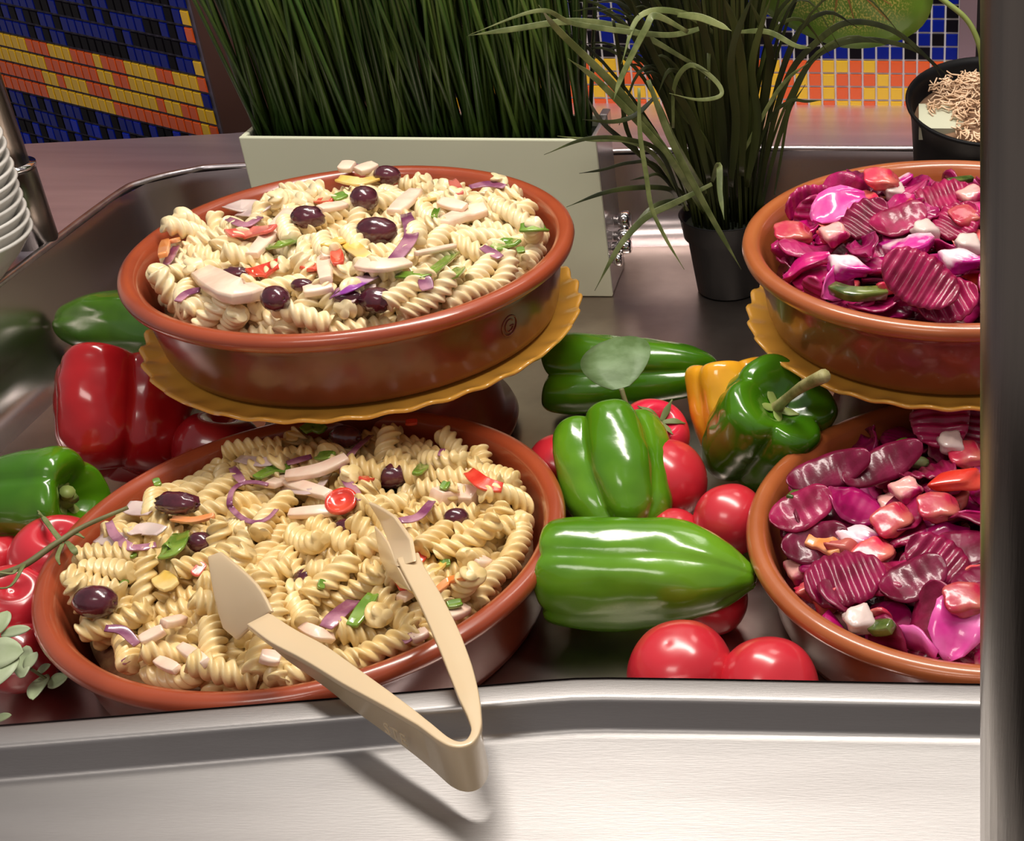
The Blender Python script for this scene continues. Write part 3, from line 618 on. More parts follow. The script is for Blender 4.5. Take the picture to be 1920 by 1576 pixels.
for pts, ya, yb, wpx, m in LV:
    n_p = len(pts)-1
    P = [WY(x, y, ya+(yb-ya)*i/n_p) for i, (x, y) in enumerate(pts)]
    w0 = wpx/1620
    P2 = [p for p in P]
    o = mesh_obj('leaf', *ribbon(P2, [w0*.6, w0, w0, w0*.8, .0005], .0006, up=(Rl.uniform(-.2, .2), -1, .3), fold=1.0, n=7), M[m], sg)
# black bowl planter of wood shavings with the speckled leaf
sx_, sy_ = WZ(1856, 206, .205)[:2]; RB = .0925
sb = tag(empty('shavings_pot', (sx_, sy_, 0)), 'round black pot filled with pale wood shavings at the back right', 'planter')
mesh_obj('pot', *lathe([(0, .0005), (.070, .0005), (.076, .004), (.086, .18), (.0885, .198), (.0925, .203), (.093, .206), (.090, .207), (.086, .200), (.082, .17), (0, .165)], 72, (sx_, sy_, 0)), M['black'], sb)
mesh_obj('litter', *lathe([(0, .199), (.05, .196), (.076, .186), (.083, .181)], 48, (sx_, sy_, 0)), M['soilw'], sb)
mesh_obj('foam_block', *boxm(sx_-.078, sx_-.03, sy_-.045, sy_+.005, .182, .1965), M['foam'], sb, False)
mb = MB(); Rs = random.Random(8)
for i in range(620):
    a = Rs.random()*6.283; r_ = .079*math.sqrt(Rs.random()); p = Vector((sx_+r_*math.cos(a), sy_+r_*math.sin(a), .201-(r_/.083)**2*.013+Rs.uniform(0, .006)))
    if (p.x < sx_-.038 and p.y < sy_-.012) or p.x < sx_-.066: continue
    b = Rs.random()*6.283; L_ = Rs.uniform(.004, .010); d = Vector((math.cos(b), math.sin(b), 0)); e_ = Vector((-d.y, d.x, 0))
    P = [p-d*L_, p-d*L_*.3+e_*L_*.4+Vector((0, 0, .003)), p+d*L_*.4+e_*L_*.1+Vector((0, 0, .002)), p+d*L_+Vector((0, 0, Rs.uniform(-.001, .005)))-e_*L_*.3]
    mb.add(tube([P[0], P[1], P[2], P[3]], [.0011, .0009], 4))
tag(mesh_obj('shavings', mb.v, mb.f, M['shav'], sb), kind='stuff')
sb.rotation_euler = (.22, 0, 0); sb.location = (sx_, sy_+.044, .0165)
# caladium-like leaf with its stem
def caladium():
    m = bpy.data.materials.new('speckled_leaf'); m.use_nodes = True; nt = m.node_tree; N, L = nt.nodes, nt.links; b = N['Principled BSDF']
    tc = N.new('ShaderNodeUVMap'); sep = N.new('ShaderNodeSeparateXYZ'); L.new(tc.outputs[0], sep.inputs[0])
    vo = N.new('ShaderNodeTexNoise'); vo.inputs['Scale'].default_value = 34; vo.inputs['Detail'].default_value = 2
    mp = N.new('ShaderNodeMapping'); mp.inputs['Scale'].default_value = (1.5, .6, 1); L.new(tc.outputs[0], mp.inputs[0]); L.new(mp.outputs[0], vo.inputs[0])
    r = N.new('ShaderNodeMapRange'); r.inputs[1].default_value = .50; r.inputs[2].default_value = .58; L.new(vo.outputs[0], r.inputs[0])
    ln = N.new('ShaderNodeVectorMath'); ln.operation = 'LENGTH'; L.new(tc.outputs[0], ln.inputs[0])
    e = N.new('ShaderNodeMapRange'); e.inputs[1].default_value = .60; e.inputs[2].default_value = .80; e.inputs[3].default_value = 1; e.inputs[4].default_value = 0; L.new(ln.outputs['Value'], e.inputs[0])
    mu = N.new('ShaderNodeMath'); mu.operation = 'MULTIPLY'; L.new(r.outputs[0], mu.inputs[0]); L.new(e.outputs[0], mu.inputs[1])
    x = N.new('ShaderNodeMix'); x.data_type = 'RGBA'; L.new(mu.outputs[0], x.inputs[0]); x.inputs[6].default_value = (.20, .42, .04, 1); x.inputs[7].default_value = (.75, .78, .18, 1)
    L.new(x.outputs[2], b.inputs['Base Color']); b.inputs['Roughness'].default_value = .4; return m
ca = tag(empty('speckled_leaf_plant', (sx_, sy_, .19)), 'large green leaf with yellow speckles and pink veins arching from the black pot', 'plant')
lc = WY(1578, -14, 1.50); n = 40; v, uv = [], []
sx1, sz1 = (WY(1752, -14, 1.50)-lc).x, (WY(1578, -134, 1.50)-lc).length
v.append(lc); uv.append((0, 0)); rings = 8
def leaf_r(a):      # outline in units of the half width: broad, blunt lower right
    c_, s_ = math.cos(a), math.sin(a)
    return 1.0/math.sqrt((c_/1.0)**2+(s_/(1.05 if s_ < 0 else 1.0))**2)*(1+.05*math.sin(2*a+.6)-.04*math.cos(3*a))
for sgn in (1, -1):
    for i in range(1, rings+1):
        for k in range(n):
            a = 2*math.pi*k/n; R_ = leaf_r(a)*i/rings
            xx, zz = R_*math.cos(a), R_*math.sin(a)
            wob = .004*math.sin(a*5)*(i/rings)**2
            v.append(lc+Vector((xx*sx1, -.030*zz+.010*abs(xx)+wob+sgn*.0005, zz*sz1-.012*xx))); uv.append((xx, zz))
f = [(0, 1+k, 1+(k+1) % n) for k in range(n)]
for s_ in (0, 1):
    o_ = 1+s_*rings*n
    for i in range(rings-1):
        for k in range(n):
            a, b = o_+i*n+k, o_+i*n+(k+1) % n; f.append((a, a+n, b+n, b) if s_ == 0 else (a, b, b+n, a+n))
e0 = 1+(rings-1)*n; e1_ = 1+rings*n+(rings-1)*n
f += [(e0+k, e1_+k, e1_+(k+1) % n, e0+(k+1) % n) for k in range(n)]
f += [(0, 1+rings*n+(k+1) % n, 1+rings*n+k) for k in range(n)]
o = mesh_obj('leaf_blade', v, f, caladium(), ca)
ul_ = o.data.uv_layers.new(name='UVMap')
for lp in o.data.loops: ul_.data[lp.index].uv = uv[lp.vertex_index]
M['vein'] = mat('pink_vein', (.55, .24, .08), .5, col2=(.42, .32, .06), nscale=60)
for ang, ln_ in ((-40, .66), (-75, .5), (-100, .62), (-150, .55), (-20, .72), (20, .7), (160, .6)):
    a = math.radians(ang); P = []
    for k in range(6):
        R_ = ln_*k/5; xx, zz = R_*math.cos(a), R_*math.sin(a)+.35*(1-k/5)
        P.append(lc+Vector((xx*sx1, -.030*zz+.010*abs(xx)-.0010, zz*sz1-.012*xx)))
    mesh_obj('vein', *tube(P, [.0020, .0012, .0004], 6), M['vein'], ca)
mesh_obj('stem', *tube(crom([WY(1620, -70, 1.51), WY(1700, -45, 1.51), WY(1775, 5, 1.50), WY(1815, 40, 1.50), WY(1836, 85, 1.50), WY(1842, 130, 1.505), Vector((sx_-.004, sy_, .188))], 5), [.0030, .0030, .0034], 10), M['stemg'], ca)

# settled heaps: [kind, x, y, z in 0.1 mm, quaternion in 1/100]
DATA = {"pasta1":[["p1",495,-1097,-52,0,16,-98,9],["p0",-1062,-946,-103,78,60,-1,17],["p1",1174,738,-93,59,66,-34,-31],["p0",694,-1223,-98,3,6,-63,77],["p2",-1114,-438,-50,16,-21,-58,77],["p2",-1416,-580,-126,21,-52,-77,30],["p2",523,-1429,-128,93,32,5,16],["p2",633,-781,-14,11,47,-84,-25],["p1",881,645,-29,58,70,-33,-27],["p0",425,137,57,53,-80,-21,19],["p2",344,1268,-76,30,39,78,39],["p0",218,377,58,51,72,41,23],["p2",-744,817,-33,5,-4,61,79],["p2",1231,903,-124,68,57,-29,-35],["p0",-590,-1226,-87,42,-17,55,-70],["p2",147,1006,-16,62,78,7,3],["p1",-887,-1214,-81,48,-8,0,87],["p1",-578,1132,-67,97,11,-10,-18],["p0",-349,728,22,20,-6,29,-93],["p1",874,41,9,3,-8,-20,-98],["p0",357,331,54,5,-47,86,-19],["p0",844,-514,-11,15,98,-10,-10],["p0",756,-326,96,54,-74,-21,34],["p0",-610,1296,-105,76,-62,5,-20],["p2",650,-253,32,46,77,40,21],["p1",1112,-265,-40,97,21,8,-9],["p2",-412,-1499,-69,67,-70,3,-25],["p0",-562,-697,4,97,25,-5,-2],["p1",-1460,-623,2,83,1,0,-55],["p2",-521,952,-28,10,17,97,12],["p2",-714,-25,30,94,-16,0,-30],["p1",249,864,72,5,-35,-87,-35],["p1",21,1526,-129,1,0,-44,90],["p1",-198,942,-7,45,-81,28,-24],["p1",-1463,-154,-113,20,49,81,25],["p2",1314,-747,-124,6,88,47,3],["p1",-267,-135,66,39,-54,62,-42],["p0",-443,1378,-108,13,-16,-46,86],["p2",-122,-1365,-90,4,63,-74,-23],["p0",-1295,-550,-47,46,-22,-64,58],["p1",33,-1367,-88,29,54,-60,-51],["p1",-1100,79,-32,93,15,-2,34],["p0",322,-1287,-79,95,30,1,-7],["p1",776,1232,-111,5,-5,-99,-9],["p2",-1329,474,-100,13,81,-58,0],["p1",-700,301,24,10,24,-83,-50],["p1",1445,-293,-113,46,48,50,56],["p1",-90,144,72,98,18,-1,-1],["p2",-425,243,54,69,16,-17,-69],["p2",546,1439,-101,12,11,92,36],["p0",18,1325,-78,7,-100,3,0],["p2",-1182,-212,-51,94,-14,-2,-31],["p1",-1117,893,-103,62,-39,27,-62],["p2",-145,-399,59,59,-35,42,-60],["p2",896,926,-70,46,-29,-37,75],["p1",-1009,1056,-23,87,38,3,-31],["p1",61,1183,-48,99,10,0,-3],["p1",-648,-986,-47,96,28,-6,2],["p0",-767,-555,-4,41,17,-16,-88],["p2",-1504,369,-76,65,14,3,-75],["p0",-454,1506,-24,2,-19,23,-95],["p1",1180,318,13,32,32,-39,-80],["p2",-1302,-869,31,57,-53,40,48],["p1",258,-1029,-24,11,16,-76,-62],["p2",-654,-834,-22,78,63,-7,1],["p0",175,-1435,-39,52,19,-37,75],["p2",-298,-580,37,16,-71,-68,8],["p0",-1399,176,-45,62,-37,-55,43],["p1",-1242,699,-103,64,45,-43,-44],["p2",1325,-140,21,56,43,-60,-38],["p1",302,1373,48,45,-89,-5,7],["p1",261,-256,63,29,8,17,94],["p1",463,1019,59,25,27,-9,92],["p0",-501,-281,46,16,84,49,15],["p1",1054,-952,-102,14,-73,67,-1],["p1",1236,-593,-90,88,-8,-2,47],["p2",-944,385,-16,13,-93,-33,0],["p1",718,1112,24,77,58,-20,17],["p1",-999,-657,45,32,-53,-78,-14],["p2",123,-523,82,15,-33,-93,6],["p1",-246,-1266,-71,74,22,4,63],["p0",874,429,-4,13,39,84,34],["p2",155,1489,12,0,-10,90,42],["p1",-1036,-1022,23,56,81,5,18],["p1",1139,606,9,61,-42,-56,38],["p2",100,423,137,25,-92,-27,-12],["p0",-362,-1031,-4,60,-42,-39,56],["p2",1342,318,-89,24,-58,-72,29],["p1",-1144,-644,27,72,31,-6,-62],["p1",1014,1113,27,68,33,-6,-65],["p2",789,384,111,95,-7,-23,19],["p2",1286,-922,1,33,-32,62,-64],["p1",-6,524,51,51,-86,-7,4],["p2",-6,-989,46,37,-62,54,-43],["p1",-1119,-925,93,58,77,25,13],["p0",394,-171,58,31,-2,-19,93],["p1",-1126,-124,72,22,-11,-62,75],["p2",633,-555,138,20,2,18,96],["p0",-508,-1330,-23,9,26,-80,53],["p1",681,-215,172,22,-94,-24,10],["p1",223,-402,56,16,94,-29,-9],["p1",-37,233,182,6,-9,-18,98],["p0",892,-790,-49,27,60,63,42],["p1",1493,454,-62,6,-53,-71,45],["p0",604,684,2,25,90,-35,-10],["p0",-652,512,66,89,4,22,40],["p0",247,-843,7,99,-12,1,7],["p0",-1155,441,13,63,72,28,-2],["p2",-1039,-10,82,20,18,6,96],["p0",-386,1196,23,2,30,-4,95],["p1",1587,37,2,64,-27,-27,66],["p1",-643,920,78,0,18,47,-86],["p1",848,975,72,79,58,-16,14],["p0",451,319,166,71,-60,-6,36],["p1",801,-1106,-19,31,3,-78,-54],["p1",-580,51,101,44,-76,25,-41],["p1",606,-1467,1,0,-98,-19,-1],["p0",-942,281,118,44,-84,-24,20],["p1",-451,-506,114,16,-93,-20,-26],["p1",-259,-1009,95,30,22,-79,48],["p1",476,1258,63,4,-8,45,-89],["p1",116,-713,86,60,-77,5,-22],["p1",1522,112,-127,67,30,-27,-62],["p1",421,-621,100,25,12,-69,66],["p2",-633,-1075,83,7,90,-43,-7],["p1",972,-1248,-1,91,27,4,31],["p2",105,-977,134,50,-26,-51,65],["p2",305,-1398,42,48,-59,58,-29],["p0",480,881,128,95,-24,19,-1],["p0",-285,469,48,43,-67,48,-37],["p1",-1311,-735,143,1,17,95,28],["p2",1526,-424,2,53,-58,-43,44],["p1",-712,234,157,67,68,17,25],["p2",-557,-420,174,25,23,-51,-79],["p1",-938,1226,146,11,-10,50,-85],["p1",1038,-397,-34,11,4,-57,81],["p0",-763,1391,47,34,22,24,-88],["p1",874,828,93,99,10,5,-4],["p1",49,650,145,32,-31,32,83],["p2",-53,1585,45,15,-4,99,5],["p0",323,-1049,132,20,86,-47,-3],["p0",828,180,11,21,98,3,-7],["p2",213,-1379,164,52,48,-26,-66],["p1",-1276,-594,163,2,-98,18,-11],["p0",1339,859,6,63,61,-34,-34],["p1",155,741,74,76,-46,4,-45],["p2",544,-1102,88,58,53,32,53],["p2",-513,1344,46,97,-12,-3,21],["p1",1240,848,120,31,-11,-1,94],["p2",-736,683,46,11,24,-27,-93],["p1",1153,-643,60,18,84,-50,-12],["p0",-1203,232,43,3,-60,50,62],["p2",1264,-106,144,28,-5,66,-69],["p1",937,-929,67,75,54,-12,-36],["p2",716,1002,171,11,94,-31,14],["p0",-1357,-312,53,12,-5,98,-15],["p1",-279,-867,122,28,-15,-79,-52],["p1",-649,1100,60,86,47,-17,-12],["p1",-1456,-185,60,26,-12,92,26],["p0",794,-994,70,76,49,-42,-11],["p1",878,598,121,13,-99,8,5],["p0",2,-1052,252,20,-76,-62,-1],["p0",-654,-219,121,53,-57,-63,-2],["p1",583,58,168,43,19,16,87],["p1",1036,-95,-20,6,6,-83,55],["p1",-944,572,121,50,-14,31,-80],["p2",1263,190,24,15,88,39,25],["p1",-223,970,133,81,-59,-1,-1],["p1",982,-590,167,20,-51,-62,57],["p0",-984,54,196,27,-2,-64,72],["p0",-954,-391,69,67,-68,26,11],["p1",-936,-1141,54,6,-11,78,-62],["p2",-1315,883,12,45,-15,29,-83],["p1",33,0,74,0,-1,-98,-19],["p0",-42,1101,63,2,-4,87,48],["p2",1085,675,191,3,-11,-96,27],["p1",612,-761,143,61,75,-10,25],["p1",-136,-644,178,1,-17,98,2],["p0",204,1218,143,53,-41,-68,29],["p1",105,824,215,66,74,-4,-12],["p2",-345,112,174,18,69,68,15],["p1",1329,85,101,22,0,-23,-95],["p2",-773,-137,119,57,20,23,-76],["p0",-1268,695,38,15,-45,84,-26],["p2",-26,370,236,88,-45,-8,-14],["p1",241,-158,196,96,-1,4,-29],["p2",782,-8,235,40,-4,-50,-76],["p0",2,1215,156,54,-46,15,68],["p1",497,547,26,26,-2,-13,96],["p2",-761,1044,153,2,-18,-46,87],["p1",-167,691,172,9,-70,-69,18],["p0",-109,-913,172,69,-6,19,-69],["p1",1028,-808,71,34,-11,-55,76],["p1",-23,-1587,43,20,3,-98,2],["p1",439,-747,210,76,-41,-33,38],["p1",1013,-42,128,65,50,38,44],["p1",-1586,89,18,54,44,-41,-59],["p2",-900,-292,171,25,27,43,82],["p1",-613,600,180,6,2,-72,69],["p1",60,-226,193,85,37,-28,-25],["p0",482,-59,117,80,-46,38,-10],["p2",-704,-774,110,6,1,98,18],["p1",1385,552,107,30,-83,-15,44],["p2",-752,846,162,63,75,-14,15],["p1",750,1361,72,36,-20,-73,55],["p0",1382,-666,113,84,-24,-39,-30],["p0",-1410,9,86,29,-21,6,-93],["p0",-1047,828,35,24,-78,56,-15],["p1",-233,1298,67,54,-58,-21,58],["p1",998,245,142,100,-4,1,0],["p1",-1371,-397,172,4,-6,-5,100],["p1",-1372,364,133,40,36,66,52],["p1",614,743,192,58,-48,-57,31],["p1",-205,-1319,63,54,-63,49,-27]],
"pasta2":[["p0",528,1325,-90,19,-51,65,-53],["p0",-1173,986,-125,66,-63,-28,31],["p0",-967,-1189,-124,68,65,-21,-24],["p1",71,-1046,13,47,42,35,69],["p1",375,-1104,-17,100,-8,4,2],["p1",465,-1387,-33,77,-21,-8,60],["p1",-646,7,88,16,18,-55,-79],["p1",-1380,-656,-125,2,-53,-85,3],["p0",1122,887,-89,76,53,33,17],["p1",1263,-76,-42,72,26,24,59],["p2",-355,-674,70,4,7,-49,-87],["p2",-432,-381,97,52,85,-5,3],["p1",29,-1312,-56,23,-1,-32,92],["p2",-1095,731,-57,25,5,8,-96],["p1",-1032,238,10,24,81,50,18],["p0",-429,-39,114,17,-17,80,-55],["p0",-296,-1520,-88,13,2,-92,38],["p1",-675,-1287,-99,40,-27,-62,62],["p2",-958,649,-13,25,4,8,-96],["p1",272,137,124,81,13,-10,-56],["p2",1456,130,-102,2,61,-79,7],["p2",976,-826,-47,78,61,2,-17],["p1",-1,-772,74,89,44,2,6],["p1",-525,-540,71,2,6,-14,-99],["p1",376,1341,-8,1,-32,91,25],["p1",610,-978,-13,24,-19,-83,46],["p0",-704,1361,-125,69,-68,-16,17],["p1",217,-355,115,7,-37,92,-13],["p1",-538,-1246,-69,87,-2,11,-47],["p1",-592,639,50,95,-27,-8,11],["p1",1055,-356,2,41,-68,-53,31],["p1",1023,-1002,-28,40,24,-27,84],["p1",1292,-545,-83,23,10,-23,94],["p2",684,-863,52,89,-23,9,-38],["p2",-207,-551,190,42,3,-53,-74],["p1",-1198,-717,-81,76,-34,26,-49],["p1",245,559,93,45,56,-59,-37],["p1",-687,968,-21,12,14,98,9],["p2",-1094,446,56,48,-72,-51,3],["p1",-389,-1222,-48,37,79,-39,-29],["p2",540,941,4,46,-9,-5,88],["p2",268,1501,-124,9,0,-3,100],["p1",-720,1275,1,51,-44,-65,35],["p2",1497,-296,-122,46,-43,54,-56],["p1",115,-1523,-123,3,-2,67,-74],["p2",-607,1170,88,64,-8,-9,-76],["p1",-1337,255,36,16,34,44,81],["p2",859,286,43,81,-57,5,8],["p2",-19,-1444,-11,74,64,-18,-4],["p1",-1083,914,-31,89,29,25,27],["p2",760,-497,44,90,25,13,32],["p2",-490,520,78,13,-98,-13,-3],["p1",-1058,-686,-42,77,29,-16,-54],["p1",511,553,71,14,32,-93,-14],["p1",-325,-212,116,8,-1,57,-82],["p1",-1283,707,46,40,25,76,45],["p2",-387,1184,-35,54,30,-54,-56],["p1",1084,25,121,47,39,-21,76],["p1",-1236,-232,-41,81,57,-11,8],["p2",529,-483,77,83,-47,-13,27],["p1",99,-605,92,0,2,-87,50],["p1",407,189,155,11,53,75,38],["p2",1318,618,-101,13,37,82,41],["p1",738,1214,-89,15,63,76,0],["p0",860,-1179,-79,62,18,-14,-75],["p1",-840,159,53,93,13,-1,35],["p0",701,-155,77,15,-5,-17,-97],["p1",1373,-743,-48,6,-45,78,42],["p0",326,1160,48,92,-10,-20,33],["p0",-252,818,53,26,83,48,8],["p0",750,-1209,16,15,-92,-10,-36],["p1",1557,303,14,77,-6,7,-64],["p1",896,515,16,51,-80,-19,26],["p0",-758,-872,-14,17,6,27,-95],["p1",-94,-306,198,13,37,-89,21],["p1",922,1255,-64,91,-1,20,-37],["p1",-263,1122,30,26,56,-79,4],["p0",811,-650,75,20,-91,-20,31],["p2",-1466,484,-89,27,48,-79,-26],["p0",1177,-994,94,38,-74,-55,4],["p0",-997,-237,139,45,68,35,-46],["p1",298,-1454,8,16,-59,55,-57],["p1",-257,1549,12,42,-43,71,38],["p1",-979,-496,4,32,43,67,51],["p1",-1,1424,-89,94,2,-10,-33],["p0",-534,1188,-48,78,-8,8,62],["p0",-110,129,131,15,-85,-50,9],["p0",-325,-1041,3,42,31,36,77],["p0",1405,707,-33,33,-81,37,-31],["p0",-773,874,59,17,-16,-51,83],["p0",-1446,199,-99,86,4,-3,50],["p0",934,-8,121,81,-4,44,-39],["p1",-1354,-396,-86,19,-4,48,85],["p1",1018,450,132,57,-5,-82,-4],["p1",-1259,445,63,51,17,77,-35],["p1",421,844,38,66,-61,26,-35],["p1",1316,-601,135,33,-10,-1,94],["p0",-1052,-87,11,3,12,20,-97],["p2",-1407,-99,-10,14,94,-11,30],["p0",-306,209,119,56,78,22,17],["p1",-658,-989,-22,28,-94,-17,-5],["p1",887,672,103,68,71,-21,-2],["p0",-269,-877,100,0,46,72,52],["p0",430,-1454,141,75,39,37,38],["p1",-40,530,103,7,-11,79,-59],["p0",1360,-290,-79,31,71,58,25],["p1",242,-99,214,20,28,91,-25],["p1",-828,-314,104,52,-39,-64,41],["p2",1076,1018,-15,70,70,-13,7],["p0",-839,-1351,1,89,-38,12,-23],["p1",294,-798,137,83,44,32,9],["p2",-565,-974,140,11,67,69,26],["p0",853,805,-18,70,-60,26,-29],["p1",-1187,-114,211,13,-61,-75,-22],["p2",-505,254,136,83,47,20,21],["p1",-1261,30,30,92,-19,-33,-10],["p2",-420,-1223,95,8,83,50,21],["p1",1194,415,76,9,77,43,46],["p0",11,905,44,70,-57,21,-38],["p1",148,958,31,41,-80,34,-27],["p0",1273,500,-14,17,-95,23,-15],["p0",-1283,-321,78,87,-39,8,-28],["p2",990,-719,90,34,13,-70,-61],["p1",-1459,108,62,12,-16,83,52],["p2",1141,-780,39,53,-69,-4,50],["p2",-408,-125,232,67,74,10,5],["p1",-1029,1183,-17,28,29,-84,37],["p1",252,-1026,115,46,-31,-7,83],["p1",-820,522,136,25,-33,65,63],["p1",1325,-420,72,79,53,-30,-7],["p1",1299,-899,14,69,-57,-44,11],["p2",-53,391,175,2,-15,-21,-97],["p0",-163,-1134,80,53,-71,-14,44],["p1",-578,-619,200,15,-29,-82,47],["p0",773,54,68,27,8,-52,-81],["p1",-499,800,117,35,-15,-34,-86],["p0",-950,-1063,-24,21,41,88,-2],["p1",-27,659,177,50,-85,-11,11],["p1",-90,883,148,35,-68,-65,1],["p1",1545,-369,5,44,44,-56,-56],["p0",-119,1307,62,50,5,-81,30],["p2",-1543,-290,95,40,46,75,27],["p1",883,886,108,10,3,-99,-12],["p0",-772,-730,10,85,-49,-17,7],["p1",1277,214,13,10,-87,-32,36],["p1",-519,412,176,25,95,14,12],["p2",-907,-518,144,75,-54,25,-30],["p0",935,-392,167,6,7,-98,15],["p1",295,653,224,26,-3,-96,-7],["p0",186,-1206,109,5,50,39,77],["p1",-883,337,148,53,-75,1,39],["p1",589,436,115,72,-60,-26,26],["p1",-1506,-134,176,49,68,-52,-19],["p2",630,1282,2,61,44,37,55],["p1",87,-698,207,62,78,3,4],["p0",-807,-897,119,26,31,-46,-79],["p1",-996,-398,290,0,-9,-84,-53],["p0",973,-1124,43,54,11,-51,66],["p2",-662,-1457,125,42,85,-2,-32],["p2",1284,-131,98,79,-43,-11,42],["p1",618,-983,130,21,-81,54,1],["p0",-1284,-520,72,57,74,-31,-15],["p0",36,1596,78,71,-65,22,16],["p1",-1437,696,104,61,-55,-53,19],["p0",-685,-1202,62,80,34,-8,-49],["p0",1398,255,99,45,-39,-73,34],["p0",37,1331,64,50,62,-40,-45],["p1",369,-416,146,0,-31,83,-46],["p1",-101,-1471,116,72,57,-30,-26],["p0",-940,101,181,94,-19,-5,-28],["p1",-488,304,270,3,-3,-27,-96],["p0",-943,1084,54,19,-21,42,-86],["p2",593,-1456,40,65,9,-74,-12],["p2",-417,44,258,3,-5,82,56],["p1",259,1436,47,19,81,55,-3],["p2",532,866,150,11,44,89,4],["p1",-719,-241,204,26,65,63,35],["p1",645,-1300,68,89,29,-2,-36],["p2",-430,1441,33,6,-11,-38,91],["p2",695,342,207,70,70,15,2],["p0",1389,789,89,50,5,34,80],["p0",1046,1215,128,13,-83,33,44],["p2",-964,1217,124,17,85,43,-26],["p0",1,-1102,128,25,-69,68,2],["p2",7,52,167,54,67,45,23],["p1",-246,-1538,49,94,26,10,-19],["p0",314,-946,213,38,-13,-70,-59],["p0",586,-77,223,95,-27,6,-12],["p1",84,-337,209,86,19,18,44],["p1",-880,-1246,158,39,91,-10,4],["p1",817,-259,130,17,-97,-3,17],["p1",183,507,244,4,-1,-50,86],["p0",729,1128,85,19,-58,68,-41],["p2",495,-508,237,81,-22,30,-45],["p0",1547,178,146,9,-70,-71,4],["p0",-1252,263,163,3,-22,-26,-94],["p1",986,188,121,32,34,-19,86],["p1",156,-1366,116,89,-45,-2,-2],["p0",631,131,165,82,-37,-10,-43],["p2",-547,-446,284,67,72,4,-17],["p0",945,-533,156,1,-9,59,-80],["p2",267,197,263,90,15,-6,-41],["p2",-345,-1370,215,83,53,1,18],["p2",-1443,-652,8,63,55,-35,-41],["p1",886,1248,127,39,-47,-79,2],["p0",-455,-317,229,6,-100,0,-5],["p0",465,-203,186,13,42,84,-33],["p1",1498,-95,33,68,59,39,22],["p0",76,1537,203,36,23,-33,84],["p1",-1170,-1003,10,29,26,89,23],["p1",-1134,-833,63,12,-33,-84,42],["p0",-1058,11,230,34,44,37,75],["p1",-926,782,158,46,34,39,72]],
